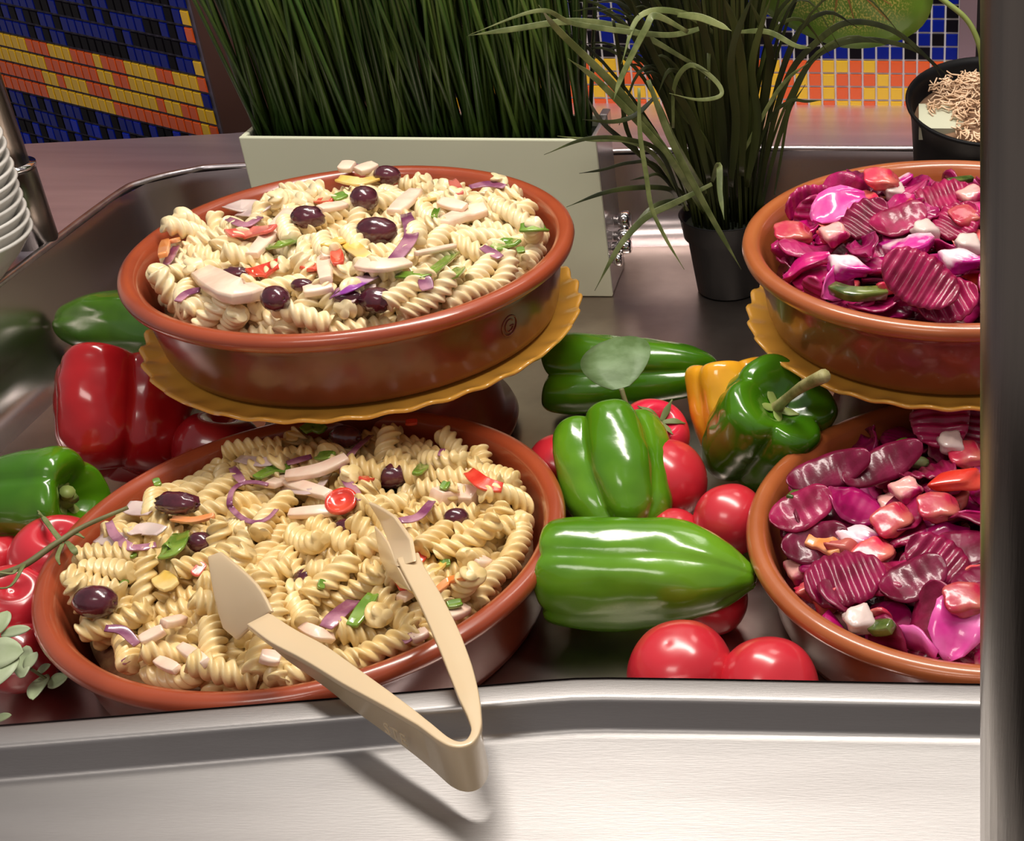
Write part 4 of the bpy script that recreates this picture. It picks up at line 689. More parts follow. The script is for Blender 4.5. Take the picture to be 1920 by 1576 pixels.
"beet3":[["s1",-194,868,-31,84,-6,-6,-54],["b0",1220,-514,-79,3,11,-3,99],["s1",-16,-204,34,47,1,2,-88],["b0",-807,440,-1,65,-8,-2,75],["b0",684,-654,-5,47,8,-2,88],["s0",-732,-279,-16,89,5,-4,-46],["s0",575,-1259,-131,10,6,-10,99],["c0",1314,374,-125,1,-11,-3,-99],["s1",-1179,176,-86,86,-6,-9,50],["s0",136,412,22,78,-3,-1,-63],["c0",-439,-98,20,29,-3,-2,96],["s2",-1126,-629,-113,52,-6,-9,85],["c0",-364,-248,91,98,1,-4,17],["s2",-465,488,-7,41,-6,3,91],["b0",-1185,-923,-123,45,-6,-11,88],["s0",-1075,823,-123,3,94,-33,10],["b0",-400,-972,-23,41,1,-9,91],["c0",1452,-499,-68,15,-59,74,-29],["s2",-783,177,-24,38,6,-4,-92],["b1",387,-1504,-77,15,3,84,-52],["b1",-541,-822,28,48,-4,-5,-88],["s0",354,59,70,59,13,7,79],["b1",303,-304,62,57,0,4,-82],["b0",1521,235,-79,65,6,37,-65],["s1",-1199,-360,-54,81,-1,-9,-58],["s0",1451,667,-21,48,-69,41,-35],["c0",322,751,-21,78,-7,-2,-62],["s2",-669,761,-57,15,5,-7,-98],["b1",-458,189,92,25,4,-23,-94],["c0",-42,-695,-4,0,0,-6,100],["b1",-745,-726,-16,9,-71,70,-1],["c0",1136,-800,-132,45,-6,10,-88],["s2",29,820,50,78,8,16,60],["c0",-315,-998,84,5,-82,-57,-2],["s2",795,-867,-86,91,11,2,41],["c0",-101,375,78,18,47,86,7],["c0",654,-950,-15,7,-3,-14,99],["s0",-1565,-330,17,5,60,16,79],["s0",-159,-1135,-76,45,6,9,-89],["s0",-529,930,4,11,91,39,3],["c0",1231,-260,-102,97,4,10,21],["s2",565,920,-37,84,-18,8,-50],["b0",311,-563,37,81,3,6,-58],["s1",591,311,55,53,12,16,83],["s2",-675,-1012,-98,30,-3,-10,95],["s2",874,1235,-41,11,35,79,48],["s1",1040,881,-13,84,20,30,41],["b0",1293,-898,-48,24,-53,17,80],["b0",281,-1106,-20,13,-13,76,-62],["c0",-101,1443,-144,0,2,-11,-99],["b1",1175,1034,31,86,-9,35,-36],["c0",-981,-402,49,46,3,-9,-88],["c0",1153,-39,-40,13,98,12,-6],["c0",61,741,112,44,-18,5,-88],["b1",-1332,566,-104,10,82,57,6],["s0",20,-1403,-93,26,12,-17,94],["c0",-807,1158,-25,13,47,-87,3],["c0",9,-501,87,29,3,-5,96],["c0",364,-1435,24,54,84,9,8],["b0",922,532,-26,10,60,-79,-1],["b1",867,1105,-22,39,44,22,-78],["s0",-787,-1386,20,26,-50,-35,-75],["c0",-250,677,88,12,62,77,-2],["b0",61,-218,162,49,-51,47,52],["s0",592,-1009,34,43,9,11,-89],["c0",-228,37,104,27,-5,-24,-93],["c0",459,1400,-83,3,-5,-99,12],["s0",-1494,566,5,52,17,-77,-33],["c0",-16,-503,156,6,1,-5,100],["s2",1148,419,4,28,49,82,4],["s1",118,-876,38,99,8,3,9],["c0",991,-1084,-106,27,1,23,-93],["c0",875,1,28,16,81,57,3],["s0",-482,-1330,21,6,43,84,33],["b0",-1466,300,-97,55,-26,-73,-30],["s0",-353,-1391,-59,25,-17,-25,92],["b1",124,1330,-14,67,26,53,-45],["s1",-703,-68,92,53,-14,-4,83],["c0",911,1285,-61,21,17,85,45],["c0",1321,376,42,27,61,74,8],["s2",1423,334,38,28,24,93,-4],["c0",481,1347,-142,99,-11,4,4],["s1",-661,1255,39,15,0,15,98],["s0",130,-1131,97,33,-1,-14,93],["b0",-146,1073,41,0,25,-96,9],["s0",-471,-505,81,96,29,-4,-2],["s0",770,126,199,77,-13,36,52],["s2",1269,-748,36,14,25,-24,-93],["b0",985,-414,9,17,-25,94,12],["s0",1311,-285,23,57,-8,10,-81],["s0",-539,493,95,82,-7,-15,-54],["c0",-83,-826,155,34,-4,2,-94],["s1",-904,1082,-61,47,-13,-3,-87],["c0",-279,1305,-49,60,-5,-10,-79],["c0",-1075,604,34,4,-87,43,23],["s1",-738,-721,190,2,-40,91,-8],["s2",279,-806,103,91,6,7,-40],["s2",716,-399,55,21,79,58,-1],["b0",-876,759,50,67,9,-72,17],["b0",1185,716,-23,17,-34,11,-92],["b0",-918,-673,24,3,-60,-6,80],["b0",184,1530,-62,63,20,-51,-55],["c0",370,-1303,79,51,80,2,31],["s2",324,-342,161,91,2,4,-41],["s2",664,-315,73,66,-21,5,72],["b1",-1376,-691,-35,14,87,18,-43],["s1",-1082,-944,75,8,91,-2,-40],["s1",668,-1371,146,38,48,-68,41],["c0",1348,719,-34,56,-55,58,-21],["s2",-47,-1197,123,13,-98,13,-4],["b0",-679,935,88,0,-57,81,-12],["s0",232,715,122,83,-13,14,-53],["s2",1324,131,5,2,-31,-48,-82],["b0",1481,96,129,19,91,-3,-37],["s0",-1237,715,52,87,20,16,42],["b0",666,1172,-28,76,15,-63,-7],["b0",-1262,-906,31,52,-58,35,52],["s0",-693,1267,108,70,-9,12,70],["b0",-246,312,134,92,-9,-17,34],["s2",-720,-1168,-72,88,25,-2,-39],["b1",796,922,-2,42,-17,-46,76],["s1",-899,671,201,39,15,22,-88],["b1",116,-1570,104,8,27,23,-93],["b1",770,-49,138,59,-65,21,-43],["s0",242,207,194,5,-40,91,-10],["s0",1594,-50,-5,54,-34,72,-27],["b1",-256,1249,112,4,-9,89,-45],["c0",40,1125,34,44,14,55,69],["s1",-361,462,208,5,76,-63,16],["s2",-86,1480,-22,33,-5,-11,-93],["b0",227,-1234,189,12,-99,-3,-6],["s1",-177,-473,231,3,-1,5,-100],["s1",1281,-310,99,15,13,-2,98],["s1",609,851,106,88,14,0,-46],["s1",-1268,469,126,82,31,12,-47],["b0",1119,3,107,48,37,-73,30],["s1",-97,-912,232,40,-4,1,-92],["s1",-717,11,174,79,-12,-13,58],["c0",1481,-410,112,75,11,7,64],["s0",821,-1073,78,7,52,-77,-36],["b0",643,1427,6,83,-6,13,53],["b1",519,-724,64,71,19,-67,9],["s1",1322,-19,169,81,-53,20,-16],["s0",-423,1545,34,59,54,-29,52],["c0",-1077,-1156,-33,37,-7,-84,39],["s0",1399,-365,211,98,0,4,-18],["s2",514,1384,114,4,27,31,-91],["b1",567,-161,102,0,54,-81,22],["s0",1086,-1204,78,23,-28,71,-61],["s1",730,1268,238,65,28,13,-70],["s1",-132,-38,226,12,42,88,-21],["c0",331,1170,55,57,3,38,-72],["s2",-543,837,184,21,-25,-92,-19],["c0",909,286,84,9,-37,-83,42],["s0",-1464,74,16,44,-6,16,-88],["s1",182,1295,148,85,21,32,-36],["b0",-102,-1556,45,42,-68,-52,31],["c0",941,491,90,7,-22,-97,10],["s2",511,521,153,5,13,-99,10],["s0",-1307,-316,-5,55,2,-9,-83],["b0",-382,1050,133,63,-41,61,24],["s0",814,-1124,142,89,17,33,-28],["c0",736,684,195,7,-32,-95,1],["c0",-303,1410,114,3,10,-35,-93],["s0",1086,-553,170,15,-93,-15,-30],["s1",1112,752,150,88,0,10,-47],["c0",554,-126,205,39,-18,12,89],["b0",-1149,-418,154,65,-75,-9,1],["c0",-952,1129,123,56,-34,-25,71],["s1",-564,-783,146,15,4,-7,-99],["s0",-480,542,235,97,-15,-7,15],["s1",-219,1019,241,85,-7,20,-49],["c0",-36,-1386,118,74,54,19,-34],["s1",-29,-1115,313,90,-2,5,43],["s1",924,-778,132,76,-51,24,-33],["s2",1287,608,169,99,4,9,-4],["s2",346,1042,216,55,8,16,-82],["s2",-784,-1019,48,6,32,94,10],["c0",-611,-1454,104,73,-59,14,-32],["s0",1124,386,199,22,5,-20,95],["s0",1141,-1091,208,61,70,31,20],["c0",359,1128,101,16,-16,35,-91],["c0",500,-25,227,16,27,94,-14],["c0",-1060,18,44,19,-65,-74,8],["s2",-865,-1243,99,59,-32,46,59],["c0",912,797,259,60,10,1,79],["c0",1142,-636,46,29,13,95,5],["s0",-1096,197,158,97,4,20,-13],["b1",299,-786,254,4,-95,-24,21],["c0",367,887,225,4,-2,18,-98],["b1",470,-574,148,92,1,33,21],["s2",389,586,208,25,-6,-9,-96],["s1",632,460,271,17,-6,3,-98],["s1",-442,-1238,187,67,4,-33,66],["s0",66,319,217,1,81,-57,11],["s0",-1349,94,62,98,12,13,3]],
"beet4":[["s0",-362,385,-5,100,-3,-2,-4],["s0",694,-1153,-126,46,9,-5,88],["s2",-467,1324,-142,89,-9,-7,-43],["s0",370,209,3,27,2,2,96],["s0",851,-788,-89,92,3,9,-37],["s2",-219,752,-36,62,-2,-6,-78],["c0",258,-334,5,24,0,4,-97],["c0",-1416,86,-143,50,-10,-5,86],["c0",-447,-687,-36,83,6,0,-56],["s0",7,474,39,9,-10,-5,-99],["b0",-1075,-1051,-126,39,-5,-11,91],["s1",-1366,185,-49,93,-16,1,-34],["s0",-719,-974,-99,32,8,6,-94],["s0",-457,-1459,-3,42,87,-24,9],["s0",610,1240,-135,8,-5,-9,-99],["c0",-639,-59,-15,66,5,-3,-75],["c0",-30,-806,-34,7,-99,11,0],["c0",104,72,57,76,13,-8,-63],["c0",648,909,-81,6,-5,-7,-99],["s0",31,-1480,-45,20,-3,-21,-96],["s1",-407,-1395,22,3,14,89,-43],["b0",-1105,557,-69,9,8,-5,-99],["b1",130,920,-10,86,-7,-3,-51],["c0",-1144,855,-144,78,-11,-2,62],["c0",744,155,-28,54,-6,3,-84],["s0",-831,1143,-28,50,5,-1,86],["b0",543,-102,54,2,-68,2,73],["b1",709,486,9,51,-61,44,-41],["s2",398,-1345,-144,67,9,-5,74],["s0",854,1113,-64,8,-5,-9,-99],["s2",127,1416,-149,3,32,94,-11],["s0",-270,-24,40,8,98,18,5],["c0",834,-356,-48,25,-5,4,-96],["c0",974,-611,-18,36,-14,5,-92],["b0",-1449,-545,-106,44,69,-48,-30],["s1",1229,575,-130,11,63,-76,-3],["c0",-319,-709,39,61,0,-6,79],["b0",1488,-55,-123,4,-12,1,-99],["c0",414,615,-26,68,-1,6,74],["c0",-951,-133,-21,97,0,-17,20],["s2",-383,-1533,-60,16,-2,51,85],["s2",701,-1291,-86,14,-4,9,-98],["b0",-227,1117,-51,23,0,-9,-97],["s2",-94,-294,6,34,2,2,-94],["s0",455,-473,35,3,-66,73,17],["s1",1296,-577,-46,11,-83,-53,12],["c0",-863,-537,-65,0,82,57,8],["s0",-1388,413,-42,14,81,54,-18],["s0",448,259,65,23,-3,-1,-97],["b0",363,-87,42,100,1,3,-4],["s1",-1196,-803,73,39,-65,-52,-40],["b0",25,792,56,27,48,64,54],["s2",649,-1129,-3,38,-6,-6,-92],["s1",-583,-536,78,99,3,-13,-11],["c0",-119,-860,89,6,15,-2,99],["s0",963,110,-10,74,16,13,64],["s2",-1400,770,-29,4,55,-20,81],["s0",-68,1382,68,67,-10,71,18],["b0",733,-117,50,74,17,30,-58],["s1",839,1171,-4,92,-11,1,-37],["s1",848,-440,81,25,9,6,96],["b1",1272,-80,-70,4,-11,1,-99],["s1",361,-271,179,56,5,-7,-83],["b0",1375,647,-61,89,-9,7,-44],["c0",41,-469,68,96,4,0,26],["s0",-449,887,-24,39,-15,5,91],["s0",417,1008,-6,98,-8,2,-20],["s0",1335,-367,-134,34,-9,7,-93],["c0",1031,-962,-67,64,29,-7,71],["b0",-812,110,37,58,22,-29,-73],["s1",134,-1315,-7,89,-14,5,44],["s1",-1109,-439,-35,96,3,-21,17],["s0",-338,-1147,54,32,39,-86,-10],["s2",367,1390,-81,77,-7,-8,-62],["s0",1414,-190,8,66,11,9,74],["b1",-785,765,-37,5,-7,6,99],["c0",-997,275,-23,64,-9,5,-76],["c0",-1152,724,-14,3,-11,23,97],["b1",-1266,158,59,95,-12,11,27],["c0",-1172,-776,-33,82,54,-13,10],["s0",354,-954,-8,92,-6,4,37],["s1",-842,455,22,96,3,9,25],["c0",-483,-1048,29,5,96,6,-25],["c0",-412,951,42,60,-16,1,79],["s2",368,1092,47,95,-9,1,-31],["c0",1232,157,-52,12,22,-1,97],["b0",-147,-634,160,1,-1,100,6],["c0",-895,-712,96,66,73,-7,-13],["s1",1008,-961,25,54,28,-10,79],["s0",384,-1049,74,6,1,7,100],["s2",-50,71,126,92,-10,-5,37],["s0",1127,871,-87,30,-6,15,94],["c0",1532,250,-40,63,-41,-55,36],["s1",-1087,829,26,83,-15,-21,-49],["s0",-1485,-224,5,44,36,1,82],["s0",856,622,33,55,22,31,75],["s0",193,1436,-36,10,-12,9,98],["c0",179,-162,212,3,10,-5,-99],["s1",-551,571,89,25,1,-7,97],["s1",636,1089,278,23,-97,-7,5],["s0",-1445,-518,81,37,-25,-86,24],["c0",-648,-1253,43,10,35,88,-30],["s2",-747,1007,20,3,-99,13,4],["s0",-1077,250,146,7,-11,-1,-99],["s0",642,-626,136,73,35,4,-59],["s0",625,216,136,88,12,6,46],["s0",1627,62,116,55,40,64,36],["b1",1036,-47,75,16,-12,-66,-72],["s0",-369,1385,-24,90,-11,7,43],["s0",131,-84,265,77,3,-11,-63],["s2",1449,-193,63,8,77,-63,-11],["s1",-323,157,125,9,10,-9,-99],["c0",-1341,587,80,85,52,-12,3],["s0",452,735,77,100,8,2,1],["b0",52,-1062,47,34,-63,49,49],["s2",367,-841,112,11,45,-88,10],["c0",-179,-1129,13,27,63,-70,-19],["s2",-285,1398,-95,88,-12,-5,-46],["s1",-880,-948,160,23,29,-28,89],["s2",-842,1126,-143,79,-3,-9,-61],["s0",332,-486,286,80,12,14,-57],["s2",129,-766,80,15,48,-86,-7],["s1",-231,-1150,169,70,-6,16,-70],["c0",601,-1399,18,19,25,30,-90],["c0",-916,-111,65,97,6,-15,-18],["s2",-951,-1261,-15,52,31,-77,20],["s0",554,1320,153,51,-58,57,-27],["s1",962,254,141,93,11,7,33],["s1",992,-1048,64,95,25,15,7],["s0",-551,225,161,79,-7,-3,61],["s0",1377,455,13,84,17,41,-31],["c0",377,-746,148,37,0,15,92],["s0",-1179,-316,28,82,17,-13,-53],["s0",-898,-436,144,73,4,10,-68],["c0",-642,1294,-16,23,45,65,56],["b0",-101,762,120,74,4,-60,30],["c0",-908,-932,90,17,-77,50,36],["s2",-864,-1051,148,18,27,-29,90],["c0",185,434,121,73,-6,-9,-67],["b0",695,-912,76,81,58,8,3],["c0",-40,1088,33,21,-12,63,-74],["b1",-311,1547,44,99,-12,3,10],["s2",1359,-622,127,61,66,-30,-31],["s0",-921,-1244,70,41,83,-6,-38],["s0",1141,682,56,15,0,-17,-97],["c0",-613,-198,167,39,-18,4,-90],["c0",613,-816,211,97,-15,6,-20],["c0",-157,250,214,27,-12,5,95],["s1",-790,1110,93,92,2,5,-40],["b1",707,1415,71,97,-10,2,-23],["c0",50,-846,177,83,8,15,54],["b0",-188,571,172,22,9,7,97],["c0",1040,-165,165,16,-1,-86,-48],["b0",-84,953,56,56,22,60,-52],["b1",1348,-820,103,38,-69,-30,-54],["b1",-26,461,214,11,76,-2,64],["s1",-773,40,243,99,-10,-4,2],["c0",-779,-567,178,21,6,-8,97],["c0",-321,1312,64,18,-4,-12,-98],["s0",-136,-438,213,78,-43,3,44],["c0",1367,251,34,14,59,-72,-34],["c0",969,1185,50,41,0,11,91],["b1",-565,945,173,45,5,-1,89],["s0",-357,350,250,11,-7,5,99],["c0",-1291,513,105,85,52,-11,3],["s0",845,1196,177,75,13,3,-65],["c0",-247,-195,153,23,13,7,-96],["b1",90,-1206,180,53,11,25,-80],["s0",1400,12,147,61,8,7,78],["s0",217,-1002,298,20,91,-35,3],["b0",1155,-1063,118,40,-5,29,-87],["b0",1475,-521,30,69,69,-1,-22],["b1",-295,756,217,60,76,25,2],["c0",996,759,94,82,-15,7,54],["s0",1099,-626,155,20,-43,-86,21],["s0",-781,320,241,64,-9,-21,-74],["c0",-265,1047,154,21,15,-14,-96],["s0",-1216,-203,103,39,21,-2,-90],["c0",-512,-792,169,41,11,-14,90],["s0",-124,-1485,189,99,-1,13,-7],["c0",910,-1178,106,73,8,28,-61],["c0",1483,-409,154,18,54,-82,-2],["c0",-1489,-331,175,81,-29,33,-38],["b0",368,-1533,-22,52,81,-10,24],["c0",383,1109,125,77,-8,11,62],["s0",-864,-536,278,46,3,0,89],["b1",1198,972,71,78,-31,47,28],["s1",20,1426,185,29,-38,-61,64],["c0",-903,494,218,93,-22,0,30],["c0",-1106,954,35,81,-14,-21,-53],["s2",-518,-344,225,39,-15,2,-91],["s2",244,1491,30,12,98,13,10],["s0",742,17,216,82,13,1,56],["s0",790,748,189,13,49,-85,16],["b0",452,-1075,180,98,-7,3,16],["s2",-831,851,178,47,-6,-4,-88],["c0",234,566,173,20,-5,7,98],["b0",535,511,160,62,-40,-38,-55]]}
# ================================================================== FOOD
def fusillo(L_, r0, turns, bend=0, lobes=3, seed=0, rings=58, n=24):
    L_ *= 1.10; r0 *= 1.10; v, f = [], []; rr_ = random.Random(seed); amp = rr_.uniform(.40, .47)
    for i in range(rings+1):
        t = i/rings; x = (t-.5)*L_; e = min(1, min(t, 1-t)*12+.35)
        yb = bend*L_*(4*(t-.5)**2-.33)
        for k in range(n):
            a = 2*math.pi*k/n; ps = lobes*(a-turns*2*math.pi*t)
            s = ((1+math.cos(ps))/2)**.75; r = r0*(1-amp+amp*s)*(.8+.2*e)*(1+.06*noise.noise(Vector((t*5, a, seed))))
            v.append((x+.0009*math.sin(ps)*0, yb+r*math.cos(a), r*math.sin(a)))
    for i in range(rings):
        for k in range(n):
            a, b = i*n+k, i*n+(k+1) % n; f.append((a, b, b+n, a+n))
    for s_, st in ((0, 0), (1, rings*n)):
        c_ = len(v); x = (-.5 if s_ == 0 else .5)*L_; v.append((x*.93, bend*L_*.67, 0))
        for k in range(n):
            a, b = st+k, st+(k+1) % n; f.append((c_, b, a) if s_ == 0 else (c_, a, b))
    me = bpy.data.meshes.new('fusillo'); me.from_pydata(v, [], f); me.polygons.foreach_set('use_smooth', [True]*len(me.polygons)); me.update(); return me
FK = 1.10
FUS = {'p0': [fusillo(.037, .0087, 1.6, .05, 3, 1), fusillo(.036, .0085, 1.45, -.06, 3, 2)], 'p1': [fusillo(.043, .0084, 1.85, .10, 3, 3), fusillo(.041, .0086, 1.65, -.04, 3, 4), fusillo(.042, .0085, 2.0, .03, 3, 5)], 'p2': [fusillo(.049, .0083, 2.2, .12, 3, 6), fusillo(.048, .0085, 1.95, -.10, 3, 7)]}
def slice_mesh(a, b, t, seed, ridges=7, cut=0, amp=.22):
    """crinkle-cut beet slice: an oval slab whose two faces are ridged"""
    rr_ = random.Random(seed); nx, ny = 6*ridges, 8; v, f = [], []; al = amp*t; cv = rr_.uniform(.05, .35); wp = rr_.uniform(-1, 1)
    for sg in (1, -1):
        for i in range(nx+1):
            x = -a+2*a*i/nx; hw = b*math.sqrt(max(.0, 1-(x/a)**2))*.98+.0004
            for j in range(ny+1):
                y = -hw+2*hw*j/ny*(1-cut); ed = min(1, (1-abs(2*j/ny-1))*3+.35)
                wz = al*math.cos(x*ridges*2*math.pi/(2*a)); cur = cv*a*((x/a)**2)+.20*a*noise.noise(Vector((x*38, y*38, seed*2.3)))+wp*.25*x*y/b
                v.append((x, y*(1+.12*noise.noise(Vector((x*60, seed, 0)))), sg*t/2*ed*.75+wz+cur))
    k = (nx+1)*(ny+1)
    for i in range(nx):
        for j in range(ny):
            p = i*(ny+1)+j; f.append((p, p+ny+1, p+ny+2, p+1)); f.append((k+p, k+p+1, k+p+ny+2, k+p+ny+1))
        p = i*(ny+1); f.append((p, k+p, k+p+ny+1, p+ny+1)); p += ny; f.append((p, p+ny+1, k+p+ny+1, k+p))
    for j in range(ny):
        f.append((j, j+1, k+j+1, k+j)); p = nx*(ny+1)+j; f.append((p, k+p, k+p+1, p+1))
    me = bpy.data.meshes.new('beet_slice'); me.from_pydata(v, [], f); me.polygons.foreach_set('use_smooth', [True]*len(me.polygons)); me.update(); return me
def petal_mesh(a, b, t, curl, seed, n=10):
    """curved layer of cabbage or onion with a wavy edge"""
    v, f = [], []
    for sg in (1, -1):
        for i in range(n+1):
            x = -a+2*a*i/n; hw = b*(1-abs(x/a)**2.4*.8)*(1+.22*noise.noise(Vector((x*120, seed*3.1, 0))))
            for j in range(7):
                u = (j-3)/3; y = u*hw
                v.append((x, y, curl*(u*u)*b+.10*a*math.cos(3*x/a)+sg*t/2+.12*b*noise.noise(Vector((x*70, y*70, seed)))))
    k = (n+1)*7
    for i in range(n):
        for j in range(6):
            p = i*7+j; f.append((p, p+7, p+8, p+1)); f.append((k+p, k+p+1, k+p+8, k+p+7))
        p = i*7; f.append((p, k+p, k+p+7, p+7)); p += 6; f.append((p, p+7, k+p+7, k+p))
    for j in range(6):
        f.append((j, j+1, k+j+1, k+j)); p = n*7+j; f.append((p, k+p, k+p+1, p+1))
    me = bpy.data.meshes.new('petal'); me.from_pydata(v, [], f); me.polygons.foreach_set('use_smooth', [True]*len(me.polygons)); me.update(); return me
def chunk_mesh(a, b, c, seed, e=.42):
    """irregular cut cube with soft edges"""
    bm = bmesh.new(); bmesh.ops.create_cube(bm, size=2); bmesh.ops.subdivide_edges(bm, edges=bm.edges[:], cuts=5, use_grid_fill=True); rr_ = random.Random(seed)
    sk = [rr_.uniform(-.42, .42) for _ in range(4)]
    for q in bm.verts:
        p = q.co.copy(); n_ = p.normalized(); m_ = (abs(p.x)**6+abs(p.y)**6+abs(p.z)**6)**(1/6); p = p/m_
        p.x += sk[0]*p.y+sk[1]*p.z; p.y += sk[2]*p.x*p.z; p.z += sk[3]*p.x
        p *= 1+.26*noise.noise(n_*1.5+Vector((seed*3.7, 0, 0)))
        q.co = Vector((p.x*a/2, p.y*b/2, p.z*c/2))
    me = bpy.data.meshes.new('chunk'); bm.to_mesh(me); bm.free(); me.polygons.foreach_set('use_smooth', [True]*len(me.polygons)); return me
def withmat(me, m): me.materials.append(M[m]); return me
BT = {'s0': [withmat(slice_mesh(.024, .019, .0045, s, 6, amp=am), mt_) for s, am, mt_ in ((1, .22, 'beet'), (2, .06, 'beet'), (8, .05, 'beetp'))], 's1': [withmat(slice_mesh(.027, .020, .0048, s, r_, amp=am), 'beet') for s, r_, am in ((3, 7, .28), (4, 6, .05), (10, 6, .04))], 's2': [withmat(slice_mesh(.019, .012, .004, s, 5, amp=am), mt_) for s, am, mt_ in ((5, .15, 'beet'), (6, .05, 'beetp'), (9, .05, 'tomc'))],
      'c0': [withmat(petal_mesh(.023, .0145, .0016, c, s), m) for c, s, m in ((.5, 1, 'beetp'), (.7, 2, 'beetp'), (.3, 3, 'magl'), (.6, 4, 'beetp'), (.4, 5, 'tomc'))],
      'b0': [withmat(chunk_mesh(.018, .017, .013, 1), 'cubew'), withmat(chunk_mesh(.018, .017, .012, 2), 'tomc'), withmat(chunk_mesh(.017, .015, .012, 3), 'cubew')],
      'b1': [withmat(chunk_mesh(.025, .016, .012, 4), 'tomc'), withmat(chunk_mesh(.024, .017, .013, 5), 'magw'), withmat(chunk_mesh(.025, .016, .012, 6), 'tomc')]}
def recol(me, old, new):
    if me.materials[0] != M[old]: return me
    q = me.copy(); q.materials.clear(); q.materials.append(M[new]); return q
BTU = {k: [recol(m_, 'beet', 'beetu') for m_ in v_] for k, v_ in BT.items()}
NAMEB = {'s': ('beet_slice', 'beet', 'dark purple beet slice'), 'c': ('cabbage_piece', 'cabbage', 'curled magenta cabbage piece'), 'b': ('salad_cube', 'vegetable', 'pink-stained salad cube')}
FUSW = {k: [m.copy() for m in ms] for k, ms in FUS.items()}
for ms in FUS.values():
    for m_ in ms: m_.materials.append(M['pasta'])
for ms in FUSW.values():
    for m_ in ms: m_.materials.append(M['pastaw'])
ZRIM = {'BL': .0665, 'UL': .1945, 'BR': .0665, 'UR': .1945}
HEAP = {'BL': ('pasta1', .022), 'UL': ('pasta2', .028), 'BR': ('beet3', .022), 'UR': ('beet4', .020)}
WHERE = {'BL': 'in the front pasta bowl', 'UL': 'in the raised pasta bowl', 'BR': 'in the front beet bowl', 'UR': 'in the raised beet bowl'}
def lowpoly(k):
    if k[0] == 'p':
        L_ = {'p0': .037, 'p1': .042, 'p2': .048}[k]; r = .0072
        return tube([(-L_/2, 0, 0), (-L_*.42, 0, 0), (L_*.42, 0, 0), (L_/2, 0, 0)], [r*.7, r, r, r*.7], 8)
    a, b, t = {'s0': (.024, .019, .006), 's1': (.028, .021, .006), 's2': (.019, .015, .005), 'b0': (.009, .0085, .013), 'b1': (.0125, .008, .013), 'c0': (.022, .014, .006)}[k]
    return boxm(-a*.85, a*.85, -b*.85, b*.85, -t/2, t/2)
LOWP = {k: lowpoly(k) for k in ('p0', 'p1', 'p2', 's0', 's1', 's2', 'b0', 'b1', 'c0')}
bvh = {}; pieces = {}
for key in ('UL', 'BL', 'UR', 'BR'):
    bx, by, _ = BOWL[key]; zr = ZRIM[key]; dn, pk = HEAP[key]; rot = {'BL': 0, 'UL': 2.1, 'BR': 0, 'UR': 1.2}[key]
    dz_, tl_ = {'BL': (-.006, .028), 'UL': (-.011, .040), 'BR': (-.016, -.02), 'UR': (-.012, .035)}[key]
    TL = Matrix.Translation((bx, by, zr+.0042+dz_)) @ Matrix.Rotation(-tl_, 4, 'X'); RZ = TL @ Matrix.Rotation(rot, 4, 'Z')
    pasta = key[1] == 'L'
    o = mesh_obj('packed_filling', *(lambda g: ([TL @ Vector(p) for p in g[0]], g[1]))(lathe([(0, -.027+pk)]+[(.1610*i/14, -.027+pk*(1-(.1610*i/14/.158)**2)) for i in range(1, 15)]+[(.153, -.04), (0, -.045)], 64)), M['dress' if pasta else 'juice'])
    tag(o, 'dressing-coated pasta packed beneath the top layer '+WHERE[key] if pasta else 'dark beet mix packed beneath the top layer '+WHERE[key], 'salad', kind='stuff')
    mb = MB(); mb.add(lathe([(0, pk-.027), (.08, -.027+pk*.74), (.158, -.027)], 24, (0, 0, 0)))
    mb.v = [tuple(RZ @ Vector(p)) for p in mb.v]; lst = []
    Rk = random.Random(len(key)+ord(key[0]))
    for it in DATA[dn]:
        k = it[0]; T = RZ @ Matrix.LocRotScale(Vector((it[1]*.98, it[2]*.98, it[3]))*1e-4, Quaternion([q*.01 for q in it[4:8]]).normalized(), None)
        n0 = len(mb.v); vs, fs = LOWP[k]
        mb.v += [tuple(T @ Vector(p)) for p in vs]; mb.f += [tuple(i+n0 for i in q) for q in fs]
        lst.append([k, T])
    bvh[key] = BVHTree.FromPolygons(mb.v, mb.f); pieces[key] = lst
def hit(key, px, py):
    d = ray(px, py).normalized(); p, nn, _, _ = bvh[key].ray_cast(Vector((0, 0, H)), d)
    return p if p is not None else WZ(px, py, ZRIM[key]+.01)
removed = {k: set() for k in pieces}
def clear(key, p, r):
    for i, (k, T) in enumerate(pieces[key]):
        if (T.translation-p).length < r: removed[key].add(i)
Ra = random.Random(77)
def scl(p): return F/(p.y*math.cos(TH)+(H-p.z)*math.sin(TH))
GRP = {'olive': 'olives', 'ham': 'ham strips', 'pepper': 'pepper strips', 'onion': 'red onion slices', 'tomato': 'tomato pieces', 'beet': 'large beet slices', 'cabbage': 'cabbage leaves', 'cucumber': 'cucumber pieces', 'caper': 'capers', 'carrot': 'carrot pieces'}
